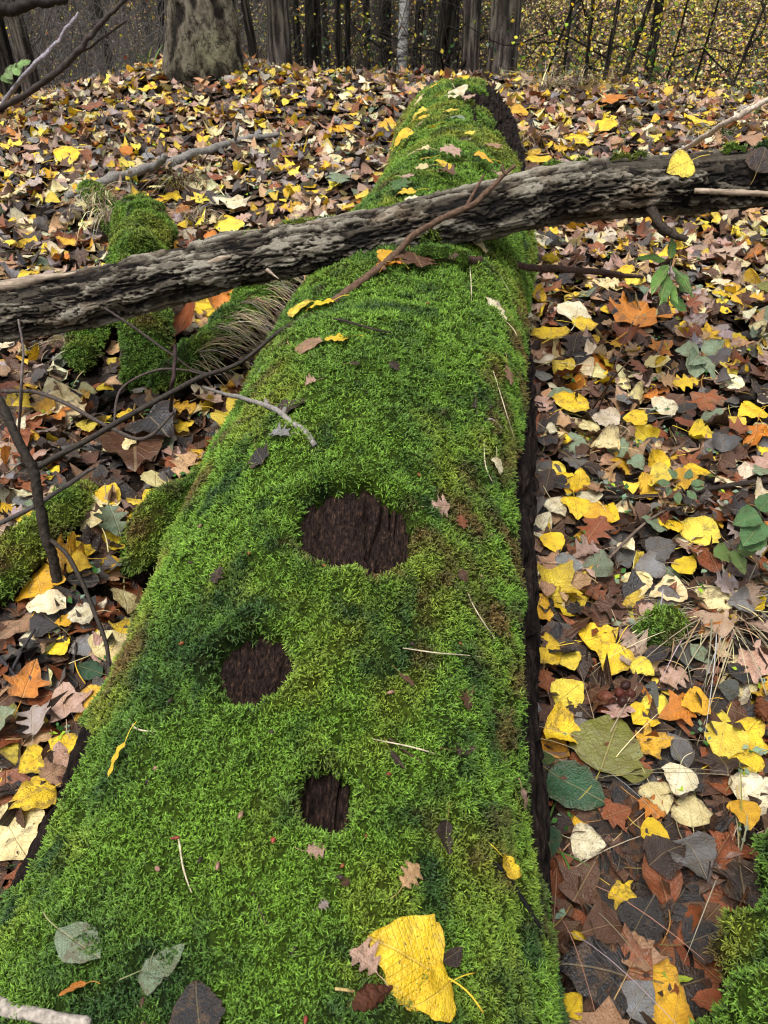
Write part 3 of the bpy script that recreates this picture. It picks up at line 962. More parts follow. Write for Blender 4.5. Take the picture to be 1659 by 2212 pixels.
# ------------------------------------------------------------------ old mossy roots and a second log
def mossy_limb(name, label, cat, path, rad, th0=-1.5, th1=1.5, seed=1, brown=.3, cover=1.0, den=5200, tsc=.0135, group=None, n=70, yl=.15):
    P = np.asarray([p if len(p) == 3 and not isinstance(p[2], (tuple, float)) else pt(*p) for p in path], float)
    Q = smooth_path(P, n)
    rr = np.interp(np.linspace(0, 1, n), np.linspace(0, 1, len(rad)), rad)
    T, A, B = frames(Q)
    B = np.where(B[:, 2:3] < 0, -B, B)
    e = empty(name, tuple(Q[n // 2] - np.array([0, 0, rr[n // 2]])), label, cat, group)
    bpy.context.view_layer.update()
    def surf(ths, extra):
        S_, H = np.meshgrid(np.arange(n), ths, indexing='ij')
        U = np.sin(H)[..., None] * A[:, None] + np.cos(H)[..., None] * B[:, None]
        base = Q[:, None] + rr[:, None, None] * U
        d = (fbm(base * 11, 4, seed) - .5) * rr.mean() * 1.3 + extra(base, S_, H)
        taper = np.minimum(1, np.minimum(np.arange(n), n - 1 - np.arange(n)) / 5.0) ** .5
        return Q[:, None] + (taper[:, None] * (rr[:, None] + d))[..., None] * U, H, S_
    W, H, S_ = surf(np.linspace(-np.pi, np.pi, 40, endpoint=False), lambda b, s, h: -.012 + .02 * (np.abs(fbm(b * np.array([20, 20, 20]), 3, seed + 5) - .5)))
    obj('wood', mesh_np('root_wood', W.reshape(-1, 3), [gridq(n, 40, True)], MAT['logbark']), e)
    Mv, H, S_ = surf(np.linspace(th0, th1, 46), lambda b, s, h: .006 + .012 * fbm(b * 25, 3, seed + 9))
    V = Mv.reshape(-1, 3)
    edge = np.minimum(sstep(th0, th0 + .35, H), 1 - sstep(th1 - .35, th1, H)).ravel()
    hole = sstep(.62 - .5 * cover, .70 - .5 * cover, fbm(V * 8, 3, seed + 21))
    m = edge * hole
    t = moss_tint(V, brown + .4 * (1 - edge), .1, yl)
    V = V - (1 - m)[:, None] * .03 * (np.sin(H)[..., None] * A[:, None] + np.cos(H)[..., None] * B[:, None]).reshape(-1, 3)
    mossify(obj('moss', mesh_np('root_moss', V, [gridq(n, 46)], MAT['mossbase'], attrs=dict(tint=t, dens=den * m ** 2, tsc=np.full(len(V), tsc))), e))
    CAPS.append((Q[::6], rr[::6]))
    return e, Q, rr
g = lambda x, y, h: (x, y, ('g', h))
GRP = 'decaying mossy roots beside the log'
mossy_limb('mossy_root', 'short upright mossy root stub behind the grey branch, hung with dry grass', 'root', [g(180, 400, .14), g(225, 455, .13), g(262, 520, .02)], [.03, .055, .06], seed=3, brown=.45, group=GRP, n=40)
mossy_limb('mossy_root', 'rounded bright mossy root mound just behind the grey branch', 'root', [g(310, 465, .05), g(312, 520, .10), g(300, 590, .10), g(250, 660, .06)], [.08, .115, .12, .10], seed=4, brown=.05, group=GRP, yl=.3)
mossy_limb('mossy_root', 'mossy root in the hollow under the grey branch, filled with curled dark leaves', 'root', [g(230, 640, .10), g(200, 720, .06), g(178, 800, .03)], [.07, .07, .05], seed=5, brown=.15, group=GRP, n=50)
mossy_limb('mossy_root', 'stout olive mossy root dropping steeply beneath the grey branch', 'root', [g(350, 610, .10), g(320, 680, .16), g(325, 760, .10), g(310, 850, .0)], [.07, .075, .07, .06], seed=6, brown=.6, group=GRP)
gr_e, GRQ, GRR = mossy_limb('mossy_root', 'long mossy root draped with bleached hanging grass, leaning to the log', 'root', [g(640, 575, .14), g(580, 640, .16), g(500, 725, .14), g(420, 800, .09), g(335, 850, .04)], [.06, .072, .075, .075, .06], seed=7, brown=.1, group=GRP, n=90)
mossy_limb('mossy_root', 'low mossy root ending in a lump over the dark hollow under the log', 'root', [g(520, 1000, .02), g(430, 1075, .06), g(360, 1140, .09), g(315, 1205, .08), g(300, 1260, -.06)], [.05, .065, .075, .065, .05], seed=8, brown=.25, group=GRP, n=50)
mossy_limb('mossy_root', 'green mossy root running out past the bent dark sapling', 'root', [g(-160, 1390, .0), g(-20, 1290, .03), g(60, 1210, .035), g(140, 1120, .02), g(230, 1050, -.04)], [.06, .065, .06, .05, .035], seed=9, brown=.25, group=GRP, n=60)
mossy_limb('mossy_root', 'small mossy root end between grass clump and wet leaves', 'root', [g(1405, 1400, .0), g(1425, 1370, .03), g(1445, 1345, .0)], [.03, .04, .03], seed=12, brown=.1, group=GRP, n=30)
mossy_limb('mossy_log', 'second dark green mossy log lying low beside the wet leaves', 'log', [g(1960, 1700, .06), g(1905, 1900, .12), g(1850, 2100, .14), g(1790, 2350, .14), g(1730, 2600, .12)], [.10, .15, .16, .17, .17], th0=-1.7, th1=1.7, seed=10, brown=.0, n=90, den=7000, tsc=.0115, yl=-.15)
o = rod('peg', [pt(420, 862, ('g', .0)), pt(421, 830, ('g', .05)), pt(423, 795, ('g', .12))], [.014, .014, .010], col=(.03, .024, .016), knots=False, n=10)
o.name = 'broken_peg'
tag(o, 'short dark broken peg standing in the mossy root', 'stick')

# ------------------------------------------------------------------ sticks and twigs
def stick(name, label, paths, cat='twig', col=(.045, .032, .024), group=None, mat='twig', base=None):
    """paths: [(points, radii)]; the first is the main stem, the others side shoots"""
    main = np.array([pt(*p) for p in paths[0][0]])
    if len(paths) == 1:
        o = rod(name, main, paths[0][1], mat, col, seed=len(bpy.data.objects) % 97)
        return tag(o, label, cat, group)
    e = empty(name, tuple(main[0]), label, cat, group)
    bpy.context.view_layer.update()
    for i, (p, r) in enumerate(paths):
        rod('stem' if i == 0 else 'side_shoot', np.array([pt(*q) for q in p]), r, mat, col, parent=e, seed=i + len(bpy.data.objects) % 89, sides=8 if i == 0 else 6)
    return e
L_ = lambda x, y, h=.006: (x, y, ('l', h))
stick('dry_twig', 'brown forked dry twig slanting over the grey branch down to the roots', [([(1112, 358, 2.17), (1060, 405, 2.165), (1020, 440, 2.16), (900, 505, 2.15), (830, 570, 2.12), (700, 672, 2.02), (600, 770, 2.0), (552, 835, 2.03)], [.004, .007, .0085, .009, .010, .010, .010, .009]),
      ([(1008, 445, 2.16), (1022, 420, 2.15), (1045, 378, 2.15)], [.006, .005, .003]), ([(1092, 378, 2.165), (1085, 365, 2.16), (1087, 355, 2.16)], [.005, .004, .003]), ([(822, 578, 2.115), (833, 583, 2.10)], [.007, .006])], col=(.085, .05, .032))
stick('dark_sapling', 'bent dark leafless sapling growing beside the green mossy root', [([g(135, 1297, .0), (118, 1230, 1.92), (105, 1160, 1.88), (80, 1050, 1.84), (40, 950, 1.80), (-15, 850, 1.78), (-60, 780, 1.78)], [.013, .0125, .012, .0115, .011, .010, .009]),
      ([(68, 1015, 1.83), (180, 955, 1.86), (300, 885, 1.90), (420, 820, 1.95), (520, 780, 1.98), (620, 705, 2.0), (690, 668, 2.02)], [.007, .007, .0068, .0065, .0055, .005, .004]),
      ([(108, 1165, 1.88), (150, 1205, 1.82), (190, 1290, 1.76), (228, 1390, 1.68), (240, 1490, 1.62), (255, 1580, 1.58)], [.006, .0055, .005, .0045, .004, .0025])], cat='sapling', col=(.030, .024, .019))
stick('long_twig', 'thin grey arching twig with knots lying over the mossy roots', [([(5, 845, 2.2), (90, 850, 2.15), (200, 905, 2.05), (270, 940, 2.0), (320, 945, 2.0), (375, 890, 2.05)], [.006, .006, .0055, .005, .0045, .003]), ([(245, 928, 2.02), (262, 840, 2.1), (335, 800, 2.15), (400, 800, 2.15), (455, 815, 2.12)], [.003, .0035, .0035, .003, .002])], col=(.055, .043, .036))
stick('upright_twig', 'straight thin dark twig standing upright by the broken peg', [([g(368, 905, .0), (372, 840, 2.12), (377, 790, 2.1), (378, 745, 2.1)], [.006, .0055, .005, .0045])], col=(.035, .02, .02))
stick('grey_twig', 'pale grey broken twig resting on the side of the mossy log', [([g(435, 835, .06), (500, 855, 1.9), L_(575, 875, .012), L_(625, 905, .012), L_(660, 935, .01), L_(681, 963, .01)], [.004, .005, .006, .0065, .006, .006]), ([L_(578, 872, .012), (560, 830, 1.86), (562, 800, 1.9)], [.006, .005, .004]), ([L_(610, 898, .012), L_(615, 880, .02)], [.006, .005])], col=(.17, .155, .14))
stick('thin_twig', 'fine dark side twig stretching over the moss from the roots', [([(690, 690, 2.0), L_(740, 692, .02), L_(800, 710, .015), L_(845, 718, .012)], [.003, .003, .0025, .0015])], col=(.03, .022, .018))
stick('thin_twig', 'fine arched twig between the dry twig and the mossy roots', [([(225, 665, 2.1), (300, 715, 2.1), (370, 765, 2.1), (420, 800, 2.12), (480, 810, 2.12)], [.0035, .0035, .003, .003, .002])], col=(.04, .03, .026))
stick('thin_twig', 'thin twig slanting above the leaves towards the bent sapling', [([(-10, 1135, 1.95), (70, 1095, 1.92), (140, 1050, 1.92), (205, 1010, 1.95)], [.006, .006, .0055, .004])], col=(.06, .05, .045))
stick('thin_twig', 'thin upright twig rising beside the bent sapling', [([g(38, 960, .0), (45, 850, 2.15), (50, 760, 2.15), (40, 690, 2.15)], [.004, .004, .0035, .003])], col=(.10, .08, .07))
stick('thin_twig', 'dark forked twig low in the leaves beside the log butt', [([g(10, 1480, .04), g(50, 1400, .06), g(75, 1360, .06)], [.003, .004, .003]), ([g(-20, 1400, .05), g(25, 1450, .06), g(48, 1480, .04)], [.004, .004, .003])], col=(.03, .026, .028))
stick('mossy_stick', 'dark stick with a mossy end poking out from under the grey branch', [([L_(905, 545, .02), L_(1000, 560, .025), (1090, 570, 2.42), (1200, 580, 2.5), (1320, 592, 2.6), g(1400, 600, .02)], [.013, .011, .010, .010, .009, .007])], cat='stick', col=(.060, .034, .026))
e_ = bpy.data.objects[-1] if False else None
msp = [o for o in bpy.data.objects if o.name.startswith('mossy_stick')][0]
for k, x in enumerate((925, 955, 985)):
    p_ = pt(x, 545 + (x - 925) * .18, ('l', .03))
    cushion(msp, p_ + np.array([0, 0, .005]), np.array([0, -.5, .85]), np.array([1.0, 0, -.05]), .035, .022, .016, seed=20 + k, yl=.2)
stick('grey_stick', 'long grey knotty stick lying on the rise behind the mossy roots', [([g(140, 425, .03), g(250, 385, .05), g(330, 362, .05), g(400, 340, .05), g(500, 308, .04), g(610, 288, .03)], [.016, .026, .026, .024, .020, .012]), ([g(508, 300, .05), (512, 285, 3.95), (516, 265, 3.9)], [.008, .007, .005]), ([g(335, 362, .07), (350, 345, 3.4), (358, 338, 3.38)], [.014, .016, .01])], cat='stick', col=(.15, .14, .125))
stick('pale_stick', 'straight bleached stick leaning up beyond the grey branch', [([g(1455, 335, .03), (1560, 272, 3.4), (1700, 190, 3.2)], [.012, .012, .010])], cat='stick', col=(.40, .33, .26))
stick('whip', 'long dark bare whip arching up in front of the thicket', [([g(-20, 246, .03), (75, 190, 4.9), (150, 130, 4.7), (210, 60, 4.6), (280, -15, 4.5), (340, -90, 4.5)], [.020, .019, .017, .014, .012, .008]), ([(118, 158, 4.8), (180, 110, 4.7), (275, 45, 4.6)], [.009, .009, .006])], cat='branch', col=(.04, .031, .027))
stick('whip', 'smooth pale grey bare whip rising beside the dark one', [([g(0, 232, .02), (60, 155, 4.95), (110, 105, 4.9), (150, 55, 4.85), (169, 28, 4.85)], [.015, .014, .012, .010, .007])], cat='branch', col=(.22, .20, .22))
stick('hanging_branch', 'thick dark mossy branch end hanging in from above the thicket', [([(-120, -40, 4.0), (-20, 22, 4.0), (60, 12, 4.0), (118, 0, 4.0), (170, -40, 4.0), (240, -160, 4.0)], [.03, .032, .028, .022, .018, .016])], cat='branch', col=(.018, .014, .012))
stick('dark_stick', 'thin dark curved stick lying across the leaves on the bark side', [([g(1215, 1080, .03), g(1330, 1074, .04), g(1440, 1070, .05), g(1560, 1052, .05), g(1700, 1035, .05)], [.004, .006, .007, .007, .007])], cat='stick', col=(.025, .018, .015))
stick('thin_twig', 'pale brown twig curving under the thin dark stick', [([g(1235, 1265, .03), g(1300, 1220, .05), g(1370, 1150, .06), g(1425, 1110, .06), g(1470, 1095, .04)], [.0035, .004, .004, .0035, .002])], col=(.11, .08, .06))
stick('thin_twig', 'thin dark twig over yellow leaves near the chestnuts', [([g(1395, 1490, .03), g(1480, 1487, .04), g(1580, 1478, .05), g(1690, 1462, .04)], [.003, .0035, .0035, .003])], col=(.03, .022, .02))
stick('thin_twig', 'upright thin dead stem rising from the grass clump beside the log', [([g(1285, 905, .0), (1315, 830, 2.25), (1345, 745, 2.2), (1368, 695, 2.18)], [.003, .003, .0025, .002])], col=(.06, .035, .025))
stick('thin_twig', 'slanting thin dead stem crossing another above the grass clump', [([g(1275, 890, .0), (1330, 810, 2.25), (1390, 750, 2.2)], [.0025, .0022, .0015])], col=(.08, .045, .03))
stick('thin_twig', 'grey thin twig among bleached grass beside the small root end', [([g(1560, 1320, .03), g(1600, 1400, .05), g(1660, 1450, .04)], [.004, .004, .003])], col=(.10, .085, .075))
stick('dark_twig', 'black crooked twig lying in the moss at the log edge', [([L_(1047, 1850), L_(1085, 1880), L_(1110, 1915), L_(1140, 1960), L_(1168, 2005)], [.0025, .004, .004, .0035, .002])], col=(.012, .011, .010))
stick('pale_stick', 'bleached stick end lying on the moss at the log butt', [([L_(-30, 2150, .012), L_(30, 2178, .012), L_(110, 2190, .012), L_(192, 2212, .012)], [.006, .0078, .0075, .006])], cat='stick', col=(.27, .235, .20))
stick('thin_twig', 'fine dark twig among the moss below the smallest bare patch', [([L_(541, 1920), L_(570, 1990), L_(603, 2068)], [.0016, .002, .0014])], col=(.035, .02, .016))
stick('thin_twig', 'reddish twig end under the split sage leaf', [([L_(312, 2142, .01), L_(308, 2180, .01), L_(312, 2220, .01)], [.003, .003, .003])], col=(.06, .03, .022))
stick('thin_twig', 'fine dark twig below the tan oak leaf on the moss', [([L_(868, 1900, .004), L_(880, 1940), L_(892, 1975)], [.0016, .0016, .001])], col=(.03, .016, .012))
stick('thin_twig', 'curved grey strand twig on the moss near the log edge', [([L_(1037, 952), L_(1042, 925), L_(1060, 905), L_(1085, 925), L_(1108, 960)], [.002, .003, .0022, .0015, .001])], col=(.30, .27, .22))
stick('thin_twig', 'brown twig lying in the moss beside the curled dark leaf', [([L_(840, 1595), L_(900, 1640), L_(985, 1690)], [.0013, .002, .0015])], col=(.05, .03, .02))
for k, (a, b, c) in enumerate((((1010, 1280), (1035, 1330), (1110, 1440)), ((870, 1400), (960, 1412), (1055, 1420)), ((800, 1595), (930, 1625), (1100, 1690)), ((275, 1545), (300, 1575), (395, 1582)), ((385, 1810), (395, 1870), (414, 1928)), ((1045, 950), (1050, 1010), (1075, 1060)), ((1065, 800), (1090, 880), (1112, 950)), ((1015, 572), (1018, 620), (1019, 655)), ((1070, 575), (1095, 620), (1120, 660)))):
    stick('straw', ('fine bleached grass straw lying on the moss ' + ('below the largest bare patch', 'across the log middle', 'beside the curled dark leaf', 'at the log edge by the yellow sliver', 'below the middle bare patch', 'near the curved grey strand', 'along the shaded log edge', 'just under the grey branch', 'by the mossy stick')[k]), [([L_(*a, .008), L_(*b, .012), L_(*c, .008)], [.0009, .0013, .0007])], cat='straw', col=(.42, .36, .24))

# ------------------------------------------------------------------ trees and thicket beyond the rise
def trunk_mesh(name, r0, H, flare, mat, lean=(0, 0), sides=48, rings=90, kind='furrow', seed=1, low=2.6):
    z = np.concatenate([np.linspace(-.25, low, int(rings * .8)), np.linspace(low, H, rings - int(rings * .8) + 1)[1:]])
    th = np.linspace(0, 2 * np.pi, sides, endpoint=False)
    Z, T = np.meshgrid(z, th, indexing='ij')
    zz = np.maximum(Z, 0)
    r = r0 * (1 - .55 * np.clip(zz / H, 0, 1)) + flare * np.exp(-zz / .28) * (1 + .45 * np.cos(3 * T + seed) + .25 * np.cos(5 * T + 2 * seed)) + flare * .35 * np.exp(-zz / .9)
    if kind == 'plane':
        P = np.stack([Z * 5, np.cos(T) * r0 * 13, np.sin(T) * r0 * 13], -1)
        P = P + .8 * np.stack([fbm(P * .8, 2, seed), fbm(P * .8 + 7, 2, seed), fbm(P * .8 + 3, 2, seed)], -1)
        n1 = fbm(P, 4, seed + 1)
        n2 = fbm(P * 2.1 + 5, 3, seed + 2)
        pl = .5 * sstep(.46, .49, n1) + .3 * sstep(.47, .5, n2) + .2 * sstep(.56, .6, n1)
        d = .020 * (pl - .5) + .012 * (fbm(P * .5, 2, seed) - .5)
    else:
        P = np.stack([Z * 2.0, np.cos(T) * r0 * 40, np.sin(T) * r0 * 40], -1)
        n1 = np.abs(fbm(P, 3, seed + 1) - .5) * 2
        pl = sstep(.05, .4, n1)
        d = r0 * .10 * (pl - .5) + r0 * .15 * (fbm(P * .2, 2, seed) - .5)
    r = r + d
    sway = (np.stack([vnoise(np.stack([z * .5, 0 * z + seed, 0 * z], -1), 3), vnoise(np.stack([z * .5, 0 * z + seed, 0 * z + 9], -1), 4)], -1) - .5) * .16 * np.clip(z / 2.5, 0, 1.5)[:, None]
    cx = lean[0] * z + sway[:, 0]
    cy = lean[1] * z + sway[:, 1]
    V = np.stack([cx[:, None] + r * np.cos(T), cy[:, None] + r * np.sin(T), Z], -1).reshape(-1, 3)
    return mesh_np(name, V, [gridq(len(z), sides, True)[:, ::-1]], MAT[mat], attrs=dict(plate=pl.ravel())), lambda h: np.array([np.interp(h, z, cx), np.interp(h, z, cy), h])
def tree(name, label, x, w_px, d, mat, lean=0.0, H=9, flare=.0, kind='furrow', seed=1, limbs=3, group=None, limb_lo=.7, sides=36, rings=70):
    base = at(x, 110, d)
    gx, gy = base[0], base[1]
    r0 = w_px / FPX * d / 2
    z0 = float(ground(gx, gy))
    e = empty(name, (gx, gy, z0), label, 'tree', group)
    me, ax = trunk_mesh('trunk', r0, H, flare, mat, (lean, 0), sides, rings, kind, seed)
    t = bpy.data.objects.new('trunk', me)
    COL.objects.link(t)
    t.parent = e
    gg = np.random.default_rng(seed + 500)
    for k in range(limbs):
        h = gg.uniform(limb_lo, max(3.2, limb_lo + 1)) if k < limbs - 1 else gg.uniform(3.5, 6)
        az = gg.uniform(0, 2 * np.pi)
        L = gg.uniform(.5, 1.4)
        a = ax(h)
        dr = np.array([math.cos(az), math.sin(az), gg.uniform(-.1, .7)])
        P = np.array([a, a + dr * L * .4 + np.array([0, 0, gg.normal(0, .08)]), a + dr * L * .75 + gg.normal(0, .10, 3), a + dr * L + gg.normal(0, .16, 3)])
        Q = smooth_path(P, 14)
        V, pol = tube(Q, np.linspace(max(.012, r0 * .22), .004, 14), 5)
        b_ = Bag()
        b_.add(V, pol)
        for q in range(4):
            i = gg.integers(4, 13)
            e1 = Q[i] + gg.normal(0, .18, 3) + dr * .15
            V, pol = tube(smooth_path(np.array([Q[i], (Q[i] + e1) / 2 + gg.normal(0, .03, 3), e1]), 6), np.linspace(.005, .002, 6), 3)
            b_.add(V, pol)
        lo = bpy.data.objects.new('limb', mesh_np('limb', np.vstack(b_.V), [np.vstack(b_.q), np.vstack(b_.t)], MAT['darkbark'], attrs=dict(plate=np.full(b_.n, .3))))
        COL.objects.link(lo)
        lo.parent = e
    return e
FT = 'trees of the thicket beyond the rise'
tree('thick_tree', 'stout old tree with flaking plated bark and flared foot on the rise', 444, 124, 5.55, 'plane', flare=.075, kind='plane', seed=2, limbs=2, limb_lo=4, sides=150, rings=230, H=11)
for k, (x, wd, d, mat, lean, lab) in enumerate((
        (605, 50, 8.6, 'furrow', .0, 'straight grey-brown trunk standing just behind the stout plated tree'), (1084, 66, 8.4, 'furrow', .01, 'thickest straight brown trunk, standing at the edge of the yellow undergrowth'),
        (1014, 40, 9.6, 'furrow', .005, 'grey trunk beside the thickest brown trunk, vines at its foot'), (944, 36, 10, 'darkbark', .10, 'dark trunk leaning over beside the far end of the log'),
        (868, 22, 10.5, 'birch', .0, 'slim white birch trunk with dark scars among dark trunks'), (672, 34, 9.2, 'darkbark', .05, 'dark leaning trunk behind the grey-brown trunk'),
        (834, 28, 10.8, 'darkbark', .0, 'dark trunk beside the slim white birch'), (735, 15, 9.0, 'darkbark', .0, 'slender black trunk of a close pair'), (750, 13, 9.1, 'darkbark', .01, 'thinner black trunk of the close pair'),
        (900, 20, 11, 'darkbark', .03, 'slender dark trunk between birch and leaning trunk'), (562, 19, 8.0, 'darkbark', -.10, 'bowed dark stem close beside the stout plated tree'), (52, 38, 8.8, 'furrow', -.03, 'split brown trunk at the thicket edge behind the whips'),
        (8, 44, 8.0, 'darkbark', -.01, 'broad dark trunk at the thicket edge under the hanging branch'), (646, 18, 11, 'darkbark', -.02, 'slender dark trunk hidden partly behind the grey-brown trunk'), (790, 16, 12, 'darkbark', .02, 'thin dark trunk between the black pair and the birch'),
        (985, 16, 12, 'darkbark', .0, 'thin dark trunk between the leaning and the grey trunk'), (712, 12, 11.5, 'darkbark', -.03, 'very thin black trunk left standing by the close pair'), (330, 14, 10, 'darkbark', .12, 'thin leaning stem deep in the grey twig thicket'),
        (240, 16, 11, 'darkbark', -.06, 'thin stem deep in the grey twig thicket'), (1406, 20, 9.6, 'darkbark', .0, 'ivy-scarred dark trunk among the yellow undergrowth'))):
    tree('birch_tree' if mat == 'birch' else 'thicket_tree', lab, x, wd, d, mat, lean, seed=20 + k, limbs=4 if mat == 'darkbark' else 3, group=FT, flare=.02 if wd > 30 else .008, H=8)
far_r = np.random.default_rng(77)
for k in range(46):
    x = far_r.uniform(-150, 1260) if k < 40 else far_r.uniform(1260, 1750)
    d = far_r.uniform(13, 30)
    tree('distant_tree', ('thin dim trunk deep in the wood behind the grey twig tangle' if x < 540 else ('thin dim trunk deep in the wood behind the dark trunks' if x < 1110 else 'thin dim trunk deep in the wood behind the yellow undergrowth')), x, far_r.uniform(7, 22), d, 'darkbark' if far_r.random() < .7 else 'furrow', far_r.normal(0, .05), seed=100 + k, limbs=1, group='distant trunks deep in the wood', sides=10, rings=18, H=9)

def stems(base, dirn, L, rad, g, nseg=5, curve=.25, sides=3):
    """many thin stems as one array; base (n,3), dirn (n,3)"""
    n = len(base)
    t = np.linspace(0, 1, nseg)
    side = g.normal(0, 1, (n, 3))
    bend = side * (curve * L)[:, None]
    P = base[:, None] + dirn[:, None] * (L[:, None] * t[None])[..., None] + bend[:, None] * (t ** 2)[None, :, None] + g.normal(0, .02, (n, nseg, 3)) * L[:, None, None]
    P[:, 0] = base
    T = np.gradient(P, axis=1)
    A = np.cross(T, np.array([.3, .9, .2]))
    A /= np.linalg.norm(A, axis=-1)[..., None] + 1e-9
    B = np.cross(A, T)
    B /= np.linalg.norm(B, axis=-1)[..., None] + 1e-9
    th = np.linspace(0, 2 * np.pi, sides, endpoint=False)
    rr = rad[:, None] * np.linspace(1, .35, nseg)[None]
    V = P[:, :, None] + rr[..., None, None] * (np.cos(th)[None, None, :, None] * A[:, :, None] + np.sin(th)[None, None, :, None] * B[:, :, None])
    q = gridq(nseg, sides, True)
    Q = (q[None] + (np.arange(n) * nseg * sides)[:, None, None]).reshape(-1, 4)
    return V.reshape(-1, 3), Q, P
def leafquads(pos, size, cols, g, flat=.5):
    n = len(pos)
    d = g.normal(0, 1, (n, 3))
    d /= np.linalg.norm(d, axis=1)[:, None]
    nn = g.normal(0, 1, (n, 3)) * (1 - flat) + np.array([0, -.4, 1]) * flat
    x = np.cross(d, nn)
    x /= np.linalg.norm(x, axis=1)[:, None] + 1e-9
    y = np.cross(nn, x)
    y /= np.linalg.norm(y, axis=1)[:, None] + 1e-9
    z = np.cross(x, y)
    u = np.array([[0, -.5, 0], [.36, -.08, .10], [0, .5, 0.0], [-.36, -.08, .10]])
    V = pos[:, None] + size[:, None, None] * (u[None, :, 0:1] * x[:, None] + u[None, :, 1:2] * y[:, None] + u[None, :, 2:3] * z[:, None])
    Q = np.arange(n * 4).reshape(-1, 4)
    T = np.vstack([Q[:, [0, 1, 2]], Q[:, [0, 2, 3]]])
    return V.reshape(-1, 3), T, np.repeat(cols, 4, 0)
def pick(g, names, probs, n, jit=.25):
    a = np.array([PAL[k] for k in names])
    i = g.choice(len(names), n, p=np.array(probs) / sum(probs))
    return np.clip(a[i] * (1 + g.uniform(-jit, jit, (n, 1))) * (1 + g.uniform(-.1, .1, (n, 3))), 0.003, .9), i
def thicket(name, x0, x1, d0, d1, n, h, lean, cstem, leafn, names, probs, seed, rad=(.003, .009), lsz=(.03, .07), lh=(0, 1.9), label='', dim=.72, curve=.25):
    g_ = np.random.default_rng(seed)
    x = g_.uniform(x0, x1, n)
    d = np.sqrt(g_.uniform(d0 ** 2, d1 ** 2, n))
    b = np.array([[(xx - 829.5) / FPX * dd, dd * 1.14] for xx, dd in zip(x, d)])
    base = np.stack([b[:, 0], b[:, 1], ground(b[:, 0], b[:, 1]) - .03], -1)
    dr = np.stack([g_.normal(lean, .28, n), g_.normal(0, .25, n), np.ones(n)], -1)
    dr /= np.linalg.norm(dr, axis=1)[:, None]
    L = g_.uniform(.5, 1, n) * h
    V, Q, P = stems(base, dr, L, g_.uniform(*rad, n), g_, 7, curve)
    # side twigs
    m = n * 3
    si = g_.integers(0, n, m)
    sp = g_.uniform(.15, .95, m)
    k = np.minimum((sp * 6).astype(int), 5)
    f = (sp * 6 - k)[:, None]
    sb = P[si, k] * (1 - f) + P[si, k + 1] * f
    sdir = g_.normal(0, 1, (m, 3)) + np.array([0, 0, .35])
    sdir /= np.linalg.norm(sdir, axis=1)[:, None]
    V2, Q2, P2 = stems(sb, sdir, g_.uniform(.15, .6, m), g_.uniform(.0015, .0035, m), g_, 4)
    cs = np.array(cstem)
    c1 = np.repeat(cs * g_.uniform(.5, 1.6, (n, 1)), 21, 0)
    c2 = np.repeat(cs * g_.uniform(.5, 1.8, (m, 1)), 12, 0)
    o = obj(name + '_stems', mesh_np(name, np.vstack([V, V2]), [np.vstack([Q, Q2 + len(V)])], MAT['stem'], attrs=dict(lcol=np.vstack([c1, c2]))))
    o['kind'] = 'stuff'
    o['label'] = label
    o['category'] = 'thicket'
    if leafn:
        li = g_.integers(0, m, leafn)
        ps = P2[li, g_.integers(1, 4, leafn)] + g_.normal(0, .05, (leafn, 3))
        lx, ly = ps[:, 0], ps[:, 1]
        gz = ground(lx, ly)
        ps[:, 2] = np.where(ps[:, 2] < gz, gz + .02, ps[:, 2])
        cols, _ = pick(g_, names, probs, leafn, .45)
        cols = cols * dim  # shade under the tree canopy painted into the leaf colours
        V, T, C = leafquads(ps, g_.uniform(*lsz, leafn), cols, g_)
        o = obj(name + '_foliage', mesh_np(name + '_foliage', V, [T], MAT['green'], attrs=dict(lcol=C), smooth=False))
        o['kind'] = 'stuff'
        o['label'] = label + ', its last leaves'
        o['category'] = 'foliage'
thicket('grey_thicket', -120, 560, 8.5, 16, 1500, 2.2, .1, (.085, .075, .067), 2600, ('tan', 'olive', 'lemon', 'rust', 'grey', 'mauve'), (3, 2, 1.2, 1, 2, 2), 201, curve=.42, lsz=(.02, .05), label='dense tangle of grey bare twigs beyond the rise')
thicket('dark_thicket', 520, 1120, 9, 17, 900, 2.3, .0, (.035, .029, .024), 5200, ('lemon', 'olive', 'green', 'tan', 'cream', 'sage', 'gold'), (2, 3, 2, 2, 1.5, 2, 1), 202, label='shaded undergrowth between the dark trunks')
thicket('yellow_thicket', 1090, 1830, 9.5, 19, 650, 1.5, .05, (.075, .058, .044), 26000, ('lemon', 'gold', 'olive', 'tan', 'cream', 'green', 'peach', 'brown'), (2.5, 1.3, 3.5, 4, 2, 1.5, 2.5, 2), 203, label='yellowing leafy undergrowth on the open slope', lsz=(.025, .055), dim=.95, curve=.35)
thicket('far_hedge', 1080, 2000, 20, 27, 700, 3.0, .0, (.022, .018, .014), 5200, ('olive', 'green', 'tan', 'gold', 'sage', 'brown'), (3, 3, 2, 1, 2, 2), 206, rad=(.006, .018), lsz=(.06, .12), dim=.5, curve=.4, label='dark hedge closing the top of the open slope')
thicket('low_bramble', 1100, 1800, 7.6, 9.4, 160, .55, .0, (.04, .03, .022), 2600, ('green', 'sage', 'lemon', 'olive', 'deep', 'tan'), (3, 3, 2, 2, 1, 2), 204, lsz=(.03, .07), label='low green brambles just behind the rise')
thicket('deep_wood', -300, 1250, 19, 34, 1000, 4.2, .0, (.040, .033, .027), 9000, ('olive', 'green', 'tan', 'gold', 'lemon', 'rust', 'sage'), (3, 2, 3, 2, 2, 1, 1.5), 205, rad=(.006, .02), lsz=(.08, .18), label='far dim wood closing the view')
